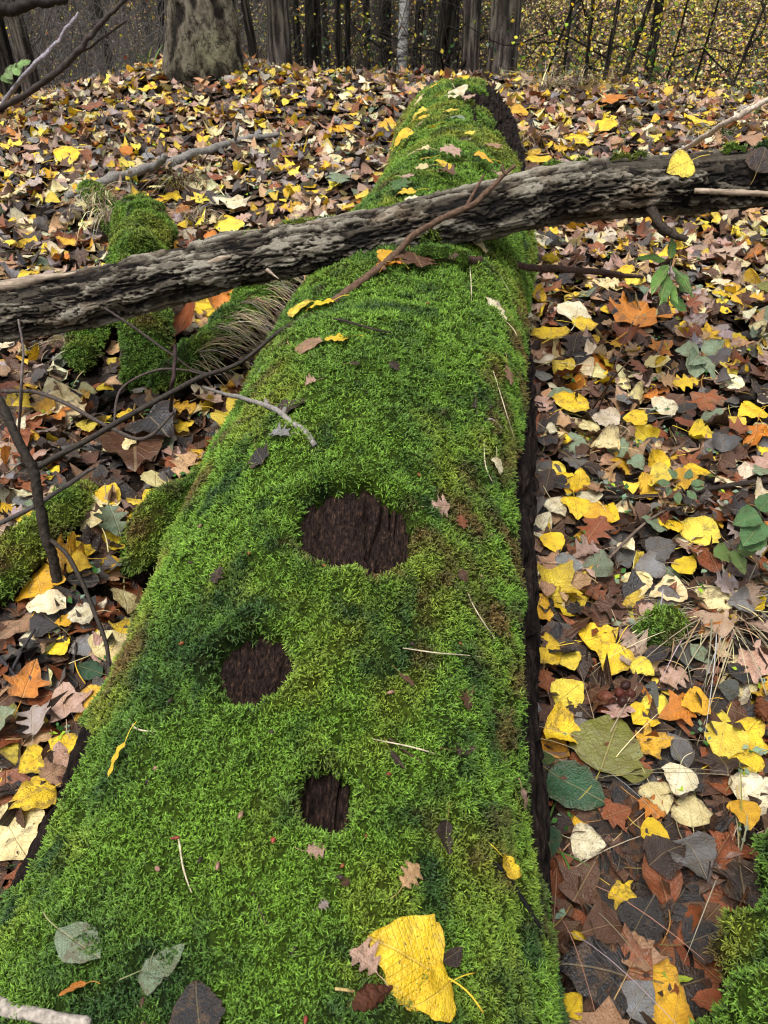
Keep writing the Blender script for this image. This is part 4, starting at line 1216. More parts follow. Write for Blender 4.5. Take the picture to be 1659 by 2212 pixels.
# leaf carpet of the far slope
g_ = np.random.default_rng(210)
n = 80000
fy = 8.5 + 36 * g_.random(n) ** 1.2
fx = g_.uniform(-1, 1, n) * (fy * .95 + 2)
cols, _ = pick(g_, ('lemon', 'cream', 'tan', 'peach', 'rust', 'gold', 'pink'), (3, 3, 3, 3, .6, 2, 2), n)
V, T, C = leafquads(np.stack([fx, fy, ground(fx, fy) + .02], -1), g_.uniform(.06, .11, n), cols, g_, .8)
o = obj('far_leaf_litter', mesh_np('far_leaf_litter', V, [T], MAT['green'], attrs=dict(lcol=C), smooth=False))
o['kind'] = 'stuff'
o['label'] = 'carpet of fallen leaves on the slope beyond the rise'
o['category'] = 'leaf litter'

# saplings with yellow leaves at the edge of the open slope
for k, (x, d, lean, w_, lab) in enumerate(((1270, 7.8, .0, 10, 'slim black sapling with yellow leaves, straightest of three'), (1312, 7.7, .06, 11, 'slim black sapling with yellow leaves, between two others'), (1336, 7.9, .26, 12, 'slim black sapling leaning away with yellow leaves above'),
                                          (1500, 8.6, .15, 6, 'whippy bare sapling in the yellow undergrowth'), (1585, 8.2, .2, 7, 'bare sapling leaning out past the pale stick'), (1440, 9.0, .1, 6, 'thin bare sapling near the ivy-scarred trunk'), (1160, 8.0, .35, 6, 'dark bare stem slanting beside the thickest brown trunk'), (1215, 9.4, .05, 8, 'thin dark sapling behind the straightest black one'))):
    e = tree('sapling', lab, x, w_, d, 'darkbark', lean, H=3.6, seed=300 + k, limbs=5, limb_lo=.4, group='saplings on the open slope', sides=10, rings=30)
    if k < 3:
        gg = np.random.default_rng(400 + k)
        m = 420
        P = np.stack([gg.normal(lean * 1.6, .45, m), gg.normal(0, .35, m), gg.uniform(.45, 2.6, m)], -1)
        cols, _ = pick(gg, ('lemon', 'olive', 'gold', 'lime', 'green'), (3, 3, 1, 2.5, 1), m)
        cols = cols * .8
        V, T, C = leafquads(P, gg.uniform(.03, .055, m), cols, gg, .3)
        c = bpy.data.objects.new('crown', mesh_np('sapling_crown', V, [T], MAT['green'], attrs=dict(lcol=C), smooth=False))
        COL.objects.link(c)
        c.parent = e

# ------------------------------------------------------------------ leaves: first those one can pick out in the photograph
LM = [('beside the largest bare patch', 768, 1150), ('beside the middle bare patch', 550, 1447), ('beside the smallest bare patch', 703, 1738), ('at the butt end of the log', 300, 2130), ('near the big yellow leaf on the log', 900, 2080),
      ('on the mossy hump of the log', 880, 880), ('on the moss just below the grey branch', 850, 640), ('on the moss just behind the grey branch', 960, 390), ('on the far end of the mossy log', 950, 230), ('at the shaded edge of the log', 1090, 1850), ('on the flank of the log by the pale twig', 640, 900)]
GM = [('near the chestnut heap', 1335, 1500), ('by the deep green bramble leaf', 1245, 1700), ('beside the second mossy log', 1560, 1900), ('in the wet hollow by the log edge', 1330, 2060), ('near the yellow maple leaves', 1560, 1610), ('by the small mossy root end', 1430, 1360), ('under the thin dark stick', 1400, 1090), ('along the log bark edge', 1190, 1200),
      ('by the brown grass clump', 1290, 960), ('by the five-leaved seedling', 1510, 800), ('by the willow seedling', 1440, 640), ('beside the bark below the branch', 1200, 650), ('behind the branch near its mossy cushions', 1230, 310), ('near the foot of the pale stick', 1480, 300), ('on the crest below the saplings', 1350, 215), ('beside the far end of the log', 800, 260),
      ('on the rise below the stout tree', 470, 240), ('above the grey knotty stick', 300, 290), ('below the grey knotty stick', 620, 420), ('on the rise near the whips', 100, 270), ('behind the branch by the root stub', 80, 470), ('among the mossy roots', 250, 760), ('beside the bent sapling', 60, 1000), ('on the bank by the log flank', 440, 980), ('by the hollow under the log', 300, 1250), ('beyond the bent sapling foot', 60, 1300), ('beside the log butt', 150, 1480), ('against the bark of the butt', 80, 1700), ('at the lowest edge of the butt', 30, 1920)]
def zone(P):
    qx, qy, _d = project(P)
    return min(GM, key=lambda q: (q[1] - qx) ** 2 + (q[2] - qy) ** 2)[0]
    C = logf(np.clip(P[1], -.9, 5.3))[0]
    if P[0] > C[0]:
        return 'on the litter along the bare bark side of the log' if P[1] < 2.3 else 'on the rise beyond the branch, bark side of the log'
    return 'on the litter beside the broad butt of the log' if P[1] < 1.45 else ('on the litter among the mossy roots' if P[1] < 3.0 else 'on the rise below the stout plated tree')
lr = np.random.default_rng(500)
def leaf_px(x, y, size, sp, col, ang, surf='g', k=None, h=.012, tilt=.12, label=None, stalk=True):
    if surf == 'l':
        hl = hit_log(x, y, .033 + h * .5 + (.027 if y < 460 else 0))
        if hl is None:
            surf = 'g'
        else:
            P, t, th_, d = hl
            n = log_normal(np.array(t), np.array(th_))
    if surf == 'g':
        P, d = hit_ground(x, y, .035 + h)
        n = gnormal(P[0], P[1])
    if surf == 'b':
        P, n = branch_at(x, h, .01)
        d = project(P)[2]
    n = n + lr.normal(0, tilt, 3)
    n /= np.linalg.norm(n)
    def onplane(px, py):
        r_ = ray(px, py)
        return CAM + r_ * (((P - CAM) @ n) / min(r_ @ n, -.12))
    ca, sa = math.cos(R(ang)), -math.sin(R(ang))
    a, b = onplane(x - ca * size / 2, y - sa * size / 2), onplane(x + ca * size / 2, y + sa * size / 2)
    L = np.linalg.norm(b - a)
    dirn = (b - a) / L
    L = min(max(L, size / FPX * d * .75), size / FPX * d * 1.7)
    c = np.array(PAL[col]) * lr.uniform(.88, 1.12)
    k = int(lr.integers(0, NK)) if k is None else k
    if label is None:
        where = (min(LM, key=lambda q: (q[1] - x) ** 2 + (q[2] - y) ** 2)[0]) if surf == 'l' else ('on the grey fallen branch' if surf == 'b' else zone(P))
        label = f"{'flat' if k < 3 else 'curled'} {WORD[col]} {sp} leaf {where}"
        if L < .045:
            label = 'tiny ' + label
        elif L > .105:
            label = 'large ' + label
    if surf == 'l' and y < 460:
        L = min(L, size / FPX * d * 1.35)
    return put_leaf(sp, k, P - dirn * L / 2, frame_from(n, dirn), L, c, label, stalk=stalk, group='leaves on the log' if surf == 'l' else 'leaves on the forest floor')
HAND = [  # x, y, length in px, kind, colour, direction of the tip in degrees, surface, shape
    (880, 2066, 182, 'poplar', 'yellow', 152, 'l', 0), (938, 2146, 96, 'poplar', 'yellow', 215, 'l', 1), (978, 2062, 56, 'beech', 'dark', 35, 'l', 2), (786, 2080, 78, 'oak', 'pink', 140, 'l', 0), (886, 1892, 62, 'oak', 'peach', 55, 'l', 1), (682, 1834, 46, 'oak', 'pink', 10, 'l', 2),
    (970, 1806, 78, 'beech', 'dark', -85, 'l', 0), (1108, 1870, 62, 'beech', 'yellow', -40, 'l', 3), (168, 2036, 112, 'beech', 'sage', -35, 'l', 1), (350, 2068, 112, 'beech', 'sage', 32, 'l', 0), (322, 2118, 66, 'poplar', 'sage', -95, 'l', 2), (428, 2178, 128, 'poplar', 'black', 95, 'l', 1),
    (158, 2138, 68, 'willow', 'orange', 205, 'l', 1), (254, 1640, 84, 'willow', 'yellow', -115, 'l', 1), (950, 1095, 42, 'oak', 'pink', 5, 'l', 1), (998, 1126, 34, 'oak', 'rust', -80, 'l', 2), (1072, 668, 72, 'beech', 'ivory', 128, 'l', 0), (728, 730, 54, 'poplar', 'yellow', 185, 'l', 0), (666, 743, 60, 'beech', 'tan', 10, 'l', 1),
    (628, 868, 60, 'beech', 'dark', 10, 'l', 0), (672, 826, 28, 'oak', 'pink', 200, 'l', 0), (1098, 808, 46, 'oak', 'tan', -80, 'l', 1), (1076, 1006, 40, 'poplar', 'ivory', -80, 'l', 2), (898, 562, 62, 'oak', 'brown', -55, 'l', 1), (690, 654, 74, 'poplar', 'yellow', 190, 'l', 1), (645, 664, 44, 'poplar', 'lemon', 200, 'l', 2),
    (838, 552, 52, 'poplar', 'gold', 150, 'l', 0), (1032, 520, 60, 'beech', 'cream', -60, 'l', 1), (1016, 1512, 40, 'oak', 'brown', -100, 'l', 5), (470, 1240, 40, 'oak', 'dark', -110, 'l', 6), (605, 937, 42, 'oak', 'slate', 180, 'l', 4), (1132, 1722, 42, 'beech', 'pink', -70, 'l', 2), (860, 1640, 54, 'willow', 'dark', -50, 'l', 4), (1005, 1618, 50, 'willow', 'dark', 5, 'l', 5),
    (880, 1468, 46, 'willow', 'brown', -40, 'l', 6), (562, 985, 40, 'oak', 'black', -60, 'l', 7), (768, 785, 32, 'willow', 'dark', 5, 'l', 3), (850, 790, 30, 'oak', 'dark', -40, 'l', 4), (1030, 875, 34, 'willow', 'dark', -80, 'l', 4), (1000, 1240, 26, 'oak', 'brown', 20, 'l', 5), (745, 1905, 22, 'oak', 'brown', 30, 'l', 5), (698, 1955, 26, 'oak', 'mauve', 30, 'l', 4),
    (940, 187, 24, 'poplar', 'yellow', 10, 'l', 0), (992, 198, 34, 'poplar', 'ivory', -40, 'l', 1), (980, 218, 40, 'poplar', 'ivory', -50, 'l', 3), (904, 218, 28, 'poplar', 'cream', 10, 'l', 2), (882, 216, 34, 'poplar', 'slate', 50, 'l', 1), (907, 240, 28, 'poplar', 'lemon', 60, 'l', 3), (918, 253, 26, 'poplar', 'yellow', 20, 'l', 1), (904, 262, 28, 'poplar', 'pink', 190, 'l', 2),
    (932, 274, 34, 'poplar', 'yellow', 20, 'l', 2), (988, 255, 32, 'poplar', 'sage', -10, 'l', 1), (976, 238, 30, 'poplar', 'lemon', 0, 'l', 0), (1015, 286, 24, 'poplar', 'lemon', 190, 'l', 2), (972, 326, 46, 'oak', 'pink', 0, 'l', 1), (1004, 314, 34, 'oak', 'mauve', -50, 'l', 0), (922, 340, 38, 'poplar', 'yellow', 185, 'l', 0), (964, 357, 36, 'poplar', 'yellow', 10, 'l', 2),
    (910, 362, 34, 'poplar', 'cream', 190, 'l', 1), (1042, 340, 38, 'poplar', 'gold', 165, 'l', 1), (1066, 314, 36, 'oak', 'tan', -60, 'l', 2), (962, 373, 50, 'oak', 'brown', -5, 'l', 0), (880, 381, 28, 'oak', 'pink', 0, 'l', 1), (862, 398, 40, 'oak', 'green', 40, 'l', 2), (878, 416, 44, 'poplar', 'yellow', 190, 'l', 1), (892, 430, 36, 'poplar', 'ivory', 180, 'l', 0), (872, 296, 46, 'poplar', 'yellow', 25, 'l', 1),
    (850, 308, 38, 'poplar', 'lemon', 200, 'l', 2), (838, 265, 30, 'poplar', 'gold', 65, 'l', 3), (1074, 382, 36, 'oak', 'pink', 130, 'l', 0), (1012, 205, 30, 'oak', 'pink', 0, 'l', 3), (912, 320, 32, 'poplar', 'cream', 30, 'l', 3), (986, 410, 24, 'poplar', 'sage', 0, 'l', 0), (840, 560, 34, 'poplar', 'orange', 60, 'l', 3),
    (1440, 345, 62, 'poplar', 'lemon', 205, 'b', 0), (1606, 352, 58, 'poplar', 'dark', 70, 'b', 1), (60, 600, 60, 'willow', 'yellow', 20, 'g', 2),
    # forest floor, butt side
    (72, 1645, 78, 'poplar', 'yellow', 215, 'g', 0), (70, 1722, 116, 'poplar', 'yellow', 205, 'g', 1), (28, 1795, 130, 'poplar', 'cream', -60, 'g', 0), (52, 1905, 84, 'oak', 'rust', 95, 'g', 1), (28, 1990, 120, 'maple', 'peach', -120, 'g', 0), (214, 1512, 100, 'maple', 'gold', -50, 'g', 1), (136, 1510, 96, 'maple', 'pink', 100, 'g', 1), (118, 1668, 84, 'maple', 'tan', 30, 'g', 2), (72, 1560, 70, 'oak', 'mauve', 90, 'g', 0), (62, 1470, 100, 'maple', 'orange', 70, 'g', 2),
    (84, 1590, 80, 'maple', 'peach', 10, 'g', 0), (272, 1298, 54, 'poplar', 'cream', -80, 'g', 0), (172, 1328, 66, 'poplar', 'ivory', 190, 'g', 1), (238, 1392, 86, 'poplar', 'cream', 30, 'g', 2), (137, 1342, 40, 'poplar', 'gold', 190, 'g', 1), (268, 1358, 52, 'maple', 'yellow', 60, 'g', 2), (34, 1350, 104, 'maple', 'tan', 215, 'g', 1), (104, 1270, 64, 'poplar', 'cream', -20, 'g', 3), (84, 1250, 74, 'poplar', 'gold', 100, 'g', 2), (232, 1066, 58, 'poplar', 'yellow', 60, 'g', 0), (196, 1098, 92, 'maple', 'cream', 120, 'g', 1), (246, 1122, 76, 'oak', 'sage', -70, 'g', 0),
    (398, 1064, 84, 'maple', 'peach', 40, 'g', 3), (447, 1016, 54, 'poplar', 'yellow', 25, 'g', 1), (152, 1124, 56, 'poplar', 'ivory', 20, 'g', 2), (48, 1150, 66, 'poplar', 'cream', 0, 'g', 1), (62, 1118, 56, 'poplar', 'yellow', 190, 'g', 2), (176, 1394, 62, 'poplar', 'slate', 210, 'g', 2), (194, 1446, 62, 'beech', 'deep', 160, 'g', 1), (255, 965, 50, 'poplar', 'cream', -70, 'g', 2), (290, 965, 130, 'beech', 'brown', -88, 'g', 5), (340, 930, 76, 'poplar', 'black', -40, 'g', 4),
    (398, 915, 60, 'maple', 'yellow', 20, 'g', 1), (268, 895, 36, 'poplar', 'yellow', 190, 'g', 0), (240, 752, 40, 'maple', 'peach', -30, 'g', 0), (470, 660, 60, 'poplar', 'yellow', -40, 'g', 3), (495, 640, 56, 'poplar', 'gold', 20, 'g', 4), (500, 660, 60, 'poplar', 'orange', 60, 'g', 5), (410, 708, 42, 'poplar', 'ivory', 10, 'g', 1), (375, 710, 70, 'poplar', 'rust', 100, 'g', 5), (610, 705, 56, 'maple', 'peach', 40, 'g', 2), (510, 920, 60, 'poplar', 'lemon', 50, 'g', 4),
    (505, 435, 66, 'maple', 'ivory', -30, 'g', 0), (372, 420, 36, 'maple', 'yellow', 60, 'g', 1), (25, 310, 62, 'maple', 'lemon', 10, 'g', 0), (150, 335, 60, 'poplar', 'yellow', 20, 'g', 2), (500, 487, 40, 'poplar', 'lemon', 60, 'g', 1), (195, 230, 40, 'maple', 'rust', 160, 'g', 2), (322, 185, 34, 'maple', 'yellow', 70, 'g', 1), (730, 385, 36, 'oak', 'sage', -70, 'g', 1), (745, 275, 36, 'poplar', 'gold', 30, 'g', 0),
    # forest floor, bark side
    (1204, 1094, 52, 'poplar', 'ivory', -50, 'g', 0), (1244, 1096, 52, 'poplar', 'yellow', -80, 'g', 1), (1294, 1106, 48, 'poplar', 'gold', 100, 'g', 2), (1197, 1172, 52, 'poplar', 'yellow', -70, 'g', 0), (1517, 1146, 70, 'poplar', 'lemon', 50, 'g', 1), (1404, 1222, 68, 'poplar', 'slate', 190, 'g', 0), (1430, 1186, 66, 'poplar', 'grey', 20, 'g', 1), (1374, 1262, 60, 'poplar', 'cream', -80, 'g', 2), (1164, 1306, 60, 'poplar', 'gold', 60, 'g', 3), (1295, 1372, 84, 'poplar', 'yellow', 20, 'g', 3), (1322, 1424, 76, 'poplar', 'yellow', -110, 'g', 2), (1388, 1444, 58, 'poplar', 'lemon', -30, 'g', 1),
    (1172, 1404, 76, 'poplar', 'yellow', 200, 'g', 3), (1228, 1427, 50, 'poplar', 'lemon', -60, 'g', 2), (1230, 1497, 76, 'poplar', 'lemon', 40, 'g', 0), (1458, 1462, 66, 'oak', 'pink', 200, 'g', 1), (1517, 1412, 72, 'beech', 'sage', -40, 'g', 1), (1640, 1352, 66, 'oak', 'pink', -20, 'g', 0), (1500, 1516, 66, 'poplar', 'gold', 190, 'g', 1), (1462, 1535, 80, 'maple', 'orange', 200, 'g', 2), (1318, 1606, 128, 'poplar', 'olive', 70, 'g', 1), (1246, 1700, 150, 'bramble', 'deep', -30, 'g', 1), (1175, 1640, 50, 'bramble', 'green', 0, 'g', 2), (1465, 1620, 92, 'beech', 'grey', 120, 'g', 0), (1376, 1670, 72, 'beech', 'olive', 10, 'g', 1),
    (1420, 1722, 82, 'poplar', 'cream', -60, 'g', 1), (1490, 1748, 78, 'poplar', 'cream', 100, 'g', 0), (1464, 1684, 70, 'poplar', 'ivory', -100, 'g', 2), (1414, 1800, 68, 'poplar', 'yellow', -20, 'g', 1), (1270, 1818, 80, 'poplar', 'ivory', -10, 'g', 0), (1608, 1758, 72, 'poplar', 'gold', -70, 'g', 1), (1632, 1710, 86, 'poplar', 'ivory', 40, 'g', 2), (1612, 1580, 110, 'maple', 'yellow', 50, 'g', 1), (1606, 1638, 78, 'poplar', 'yellow', 200, 'g', 0), (1414, 1600, 92, 'maple', 'gold', 10, 'g', 0), (1405, 1744, 72, 'oak', 'orange', -30, 'g', 1), (1560, 1600, 84, 'poplar', 'lemon', -100, 'g', 2),
    (1348, 1930, 76, 'maple', 'yellow', -30, 'g', 1), (1378, 2042, 120, 'maple', 'tan', 70, 'g', 0), (1300, 2010, 90, 'poplar', 'brown', 190, 'g', 4), (1522, 2022, 92, 'poplar', 'black', 20, 'g', 0), (1390, 1978, 100, 'poplar', 'black', 60, 'g', 4), (1425, 1890, 150, 'beech', 'rust', 105, 'g', 5), (1285, 2098, 170, 'poplar', 'black', 170, 'g', 1), (1430, 2130, 140, 'poplar', 'gold', -40, 'g', 3), (1462, 2108, 70, 'willow', 'lime', -10, 'g', 0), (1385, 2160, 90, 'poplar', 'slate', 60, 'g', 2), (1262, 1905, 120, 'maple', 'brown', 60, 'g', 1), (1500, 1860, 110, 'poplar', 'grey', -60, 'g', 4), (1440, 1850, 90, 'poplar', 'dark', 30, 'g', 4), (1560, 1830, 76, 'oak', 'rust', 60, 'g', 5), (1330, 1760, 70, 'maple', 'rust', 20, 'g', 4), (1180, 1470, 60, 'oak', 'rust', -80, 'g', 2), (1460, 2190, 100, 'poplar', 'gold', 80, 'g', 1), (1240, 2170, 60, 'poplar', 'yellow', 60, 'g', 2),
    (1380, 680, 84, 'maple', 'orange', 60, 'g', 2), (1210, 640, 70, 'poplar', 'gold', 190, 'g', 1), (1265, 698, 56, 'poplar', 'yellow', 0, 'g', 0), (1190, 720, 52, 'poplar', 'yellow', 100, 'g', 1), (1246, 675, 50, 'poplar', 'ivory', 80, 'g', 2), (1210, 850, 58, 'beech', 'sage', 190, 'g', 0), (1240, 870, 52, 'poplar', 'yellow', 30, 'g', 1), (1372, 900, 54, 'poplar', 'yellow', 190, 'g', 2), (1440, 880, 52, 'poplar', 'ivory', 10, 'g', 1), (1620, 890, 54, 'poplar', 'yellow', 200, 'g', 1), (1540, 895, 56, 'beech', 'sage', 200, 'g', 1), (1432, 745, 56, 'maple', 'orange', 30, 'g', 1), (1484, 825, 60, 'oak', 'yellow', 190, 'g', 2), (1410, 1325, 50, 'poplar', 'pink', 20, 'g', 1), (1120, 238, 36, 'poplar', 'gold', 190, 'g', 0), (1310, 270, 34, 'poplar', 'yellow', 50, 'g', 1), (1165, 345, 34, 'poplar', 'yellow', 100, 'g', 1), (1330, 215, 46, 'maple', 'orange', 30, 'g', 2), (1145, 360, 50, 'oak', 'brown', 180, 'g', 1), (1620, 295, 56, 'maple', 'tan', 30, 'g', 1), (1510, 260, 44, 'poplar', 'yellow', 210, 'g', 0), (1250, 300, 36, 'poplar', 'yellow', 60, 'g', 2),
]
for x, y, sz, sp, c, an, sf, k in HAND:
    if sf == 'b':
        leaf_px(x, y, sz, sp, c, an, 'b', k, h=38, tilt=.05)
    else:
        leaf_px(x, y, sz, sp, c, an, sf, k)

# ------------------------------------------------------------------ leaf litter: the rest of the leaves
lg = np.random.default_rng(600)
N = 58000
ly = .15 + 8.6 * lg.random(N) ** .80
ly[:5000] = lg.uniform(.3, 2.2, 5000)          # sodden lower leaves close by
lx = lg.uniform(-1, 1, N) * (ly * .80 + 1.5)
layer = lg.random(N)
layer[:5000] *= .48
HL = np.array([np.append(np.array(o_.matrix_world @ Vector((0, .45, 0))), o_.matrix_world.to_scale()[0]) for o_ in LEAF_OBJS])
lz = ground(lx, ly) + .002 + .042 * layer
P = np.stack([lx, ly, lz], -1)
px_, py_, dp_ = project(P)
near_h = np.zeros(N, bool)
for hx_, hy_, hz_, hs_ in HL:
    near_h |= (layer > .5) & ((P[:, 0] - hx_) ** 2 + (P[:, 1] - hy_) ** 2 < (hs_ * .52 + .018) ** 2) & (np.abs(P[:, 2] - hz_) < .12)
near_h |= (P[:, 0] + .56) ** 2 + (P[:, 1] - 1.66) ** 2 < .010
keep = ~near_h & ~blocked(P + np.array([0, 0, .01]), .012) & (px_ > -650) & (px_ < 2310) & (py_ < 2700)
P, layer, px_, py_, dp_ = P[keep], layer[keep], px_[keep], py_[keep], dp_[keep]
n = len(P)
gn = gnormal(P[:, 0], P[:, 1])
tilt = np.where(lg.random(n) < .22, .8, .30)
nn = gn + lg.normal(0, 1, (n, 3)) * tilt[:, None]
nn[:, 2] = np.abs(nn[:, 2]) + .12
nn /= np.linalg.norm(nn, axis=1)[:, None]
dv = lg.normal(0, 1, (n, 3))
Yv = dv - nn * (dv * nn).sum(1)[:, None]
Yv /= np.linalg.norm(Yv, axis=1)[:, None]
Xv = np.cross(Yv, nn)
SPN = ('poplar', 'oak', 'maple', 'beech')
spi = lg.choice(4, n, p=(.44, .25, .19, .12))
size = np.array([.072, .088, .105, .078])[spi] * lg.uniform(.65, 1.3, n)
cset = {0: (('yellow', 'lemon', 'gold', 'cream', 'ivory', 'grey', 'slate', 'brown', 'dark', 'black', 'sage', 'tan', 'orange'), (3.0, 2.0, 1.2, 2.2, 2.4, 1.2, 1.5, 1.0, 1.2, .8, .7, .8, .5)),
        1: (('pink', 'tan', 'rust', 'brown', 'mauve', 'peach', 'dark', 'gold'), (2.6, 2.2, 1.8, 2.0, 2.0, 1.0, 1.6, .3)),
        2: (('tan', 'peach', 'rust', 'brown', 'yellow', 'orange', 'pink', 'dark', 'cream'), (1.8, 1.6, 1.8, 1.4, 1.2, .9, 2.0, 1.2, 1.2)),
        3: (('brown', 'dark', 'tan', 'slate', 'sage', 'cream', 'black', 'olive'), (2, 2, 1.5, 1, .8, .8, 1.2, .5))}
names = np.empty(n, object)
for s_ in range(4):
    m = spi == s_
    a, b = cset[s_]
    names[m] = lg.choice(np.array(a, object), m.sum(), p=np.array(b) / sum(b))
# deeper layers are older and sodden; gap shade is painted into them too
old = lg.random(n) < np.clip(.95 - layer * 1.1, .04, .9) * (1 - .45 * sstep(2.2, 4.0, P[:, 1]))
names[old] = lg.choice(np.array(('dark', 'brown', 'black', 'rust', 'grey'), object), old.sum(), p=(.35, .25, .2, .12, .08))
wet = (lg.random(n) < np.where(P[:, 0] > .3, .75, .35) * (1 - sstep(.85, 1.6, P[:, 1])))
names[wet] = lg.choice(np.array(('dark', 'black', 'rust', 'brown'), object), wet.sum())
fl = (lg.random(n) < .22 * sstep(2.0, 3.5, P[:, 1])) & (layer > .4)  # more pale leaves far off, sky sheen painted into their colours
names[fl] = lg.choice(np.array(('pink', 'ivory', 'cream', 'mauve', 'peach', 'yellow', 'lemon'), object), fl.sum(), p=(.22, .16, .16, .14, .12, .12, .08))
cols = np.array([PAL[k] for k in names]) * lg.uniform(.75, 1.25, (n, 1)) * lg.uniform(.93, 1.07, (n, 3))
kk = lg.integers(0, NK, n)
# the ones that show largest become leaves of their own
vis = (px_ > -20) & (px_ < 1680) & (py_ > 100) & (py_ < 2230) & (layer > .62)
ci = np.where(vis)[0]
occ = np.zeros(len(ci), bool)
for f in np.linspace(.35, .98, 34):
    occ |= in_log(CAM + (P[ci] + np.array([0, 0, .01]) - CAM) * f, .02)
ci = ci[~occ]
score = (size / dp_ * (.4 + layer))[ci]
order = ci[np.argsort(-score)]
quota = {0: 200, 1: 120, 2: 90, 3: 50}
single = []
for i in order:
    if quota[spi[i]] > 0:
        quota[spi[i]] -= 1
        single.append(i)
single = np.array(single)
for i in single:
    sp = SPN[spi[i]]
    F_ = np.stack([Xv[i], Yv[i], nn[i]], -1)
    lab = f"{'large ' if size[i] > .1 else ('small ' if size[i] < .06 else '')}{'flat' if kk[i] < 3 else 'curled'} {WORD[names[i]]} {sp} leaf {zone(P[i])}"
    put_leaf(sp, int(kk[i]), P[i] + gn[i] * .010 - Yv[i] * size[i] * .4, F_, size[i], np.clip(cols[i], .003, .9), lab, 'leaves on the forest floor', stalk=lg.random() < .75)
rest = np.ones(n, bool)
rest[single] = False
bag_V, bag_q, bag_t, bag_uv, bag_c, bag_r, bag_m, nv = [], [], [], [], [], [], [], 0
for s_, sp in enumerate(SPN):
    for k in range(NK):
        m = np.where(rest & (spi == s_) & (kk == k))[0]
        if not len(m):
            continue
        V, pol, uv, rm = leaf_shape(sp, 1000 + 50 * s_ + k, False, .8 if k < 3 else 1.3)
        Fm = np.stack([Xv[m], Yv[m], nn[m]], -1)
        W = np.einsum('nij,vj->nvi', Fm, V - np.array([0, .45, 0])) * size[m][:, None, None] + P[m][:, None]
        off_ = nv + (np.arange(len(m)) * len(V))[:, None, None]
        for p_, dst in ((pol[0], bag_q), (pol[1], bag_t)):
            if len(p_):
                dst.append((p_[None] + off_).reshape(-1, p_.shape[1]))
        bag_V.append(W.reshape(-1, 3))
        bag_m.append(np.tile(rm, len(m)))
        bag_uv.append(np.tile(uv, (len(m), 1)))
        bag_c.append(np.repeat(np.clip(cols[m], .003, .9), len(V), 0))
        bag_r.append(np.repeat(lg.random(len(m)), len(V)))
        nv += len(m) * len(V)
me = mesh_np('leaf_litter', np.vstack(bag_V), [np.vstack(bag_q), np.vstack(bag_t)], MAT['litter'], np.vstack(bag_uv), dict(lcol=np.vstack(bag_c), lrnd=np.concatenate(bag_r), rim=np.concatenate(bag_m)))
o = obj('leaf_litter', me)
o['kind'] = 'stuff'
o['label'] = 'thick litter of fallen autumn leaves covering the forest floor'
o['category'] = 'leaf litter'

# ------------------------------------------------------------------ dry grass, herbs, seedlings, nuts
def tuft(name, label, x, y, h0, n, L, spread, cols, seed, w=.0013, droop=.9, bias=(0, 0), group='clumps of dry grass', root=None, rootspread=.03):
    gg = np.random.default_rng(seed)
    base = pt(x, y, ('g', h0)) if root is None else root
    b = np.asarray(base) + np.stack([gg.normal(0, rootspread, n), gg.normal(0, rootspread, n), np.full(n, -.01)], -1)
    az = gg.uniform(0, 2 * np.pi, n)
    d = np.stack([np.cos(az) * spread + bias[0] + gg.normal(0, .15, n), np.sin(az) * spread + bias[1] + gg.normal(0, .15, n), np.ones(n)], -1)
    d /= np.linalg.norm(d, axis=1)[:, None]
    ln = L * gg.uniform(.5, 1.15, n)
    t = np.linspace(0, 1, 7)
    Pp = b[:, None] + d[:, None] * (ln[:, None] * t)[..., None]
    hor = d * np.array([1, 1, 0])
    Pp = Pp + hor[:, None] * (ln[:, None] * .5 * t ** 2)[..., None]
    Pp[..., 2] -= (droop * ln)[:, None] * (t ** 2)[None] * gg.uniform(.5, 1.1, (n, 1))
    sd_ = np.cross(d, np.array([.2, .3, 1.0]))
    sd_ /= np.linalg.norm(sd_, axis=1)[:, None] + 1e-9
    ww = w * gg.uniform(.7, 1.4, n)[:, None] * np.array([1, 1, 1, .95, .8, .6, .15])
    V = np.stack([Pp - sd_[:, None] * ww[..., None], Pp + np.array([0, 0, .0008]), Pp + sd_[:, None] * ww[..., None]], 2)
    Q = (gridq(7, 3)[None] + (np.arange(n) * 21)[:, None, None]).reshape(-1, 4)
    c, _ = pick(gg, cols[0], cols[1], n, .3)
    o = obj(name, mesh_np(name, V.reshape(-1, 3), [Q], MAT['blade'], attrs=dict(lcol=np.repeat(c, 21, 0))))
    return tag(o, label, 'grass', group)
DRY = (('cream', 'ivory', 'tan', 'mauve', 'peach'), (3, 2, 2, 2, 1))
DIM = (('tan', 'brown', 'mauve', 'cream', 'olive'), (2, 2, 1.5, 1.2, 1))
PAL['straw'] = (.30, .25, .16)
PAL['blade'] = (.07, .14, .03)
DRY = (('straw', 'tan', 'cream', 'mauve'), (4, 1.5, 1, 1))
DIM = (('straw', 'brown', 'olive', 'dark'), (2, 2, 1.4, 1))
tuft('dry_grass_tuft', 'brown dry grass clump bent over beside the log bark', 1290, 945, .0, 130, .22, .7, DIM, 701)
tuft('dry_grass_tuft', 'bleached dry grass spread around the small mossy root end', 1560, 1330, .0, 150, .26, 1.1, DRY, 702, bias=(-.5, -.1))
tuft('dry_grass_tuft', 'bleached grass wisp over the small mossy root end', 1450, 1345, .02, 60, .20, .8, DRY, 703, bias=(-.8, 0))
tuft('dry_grass_tuft', 'brown grass wisp under the thin dark stick', 1480, 1100, .0, 50, .16, .8, DIM, 704)
tuft('dry_grass_tuft', 'dry grass clump beyond the branch beside the log end', 1140, 320, .0, 120, .28, .6, DIM, 705, w=.002)
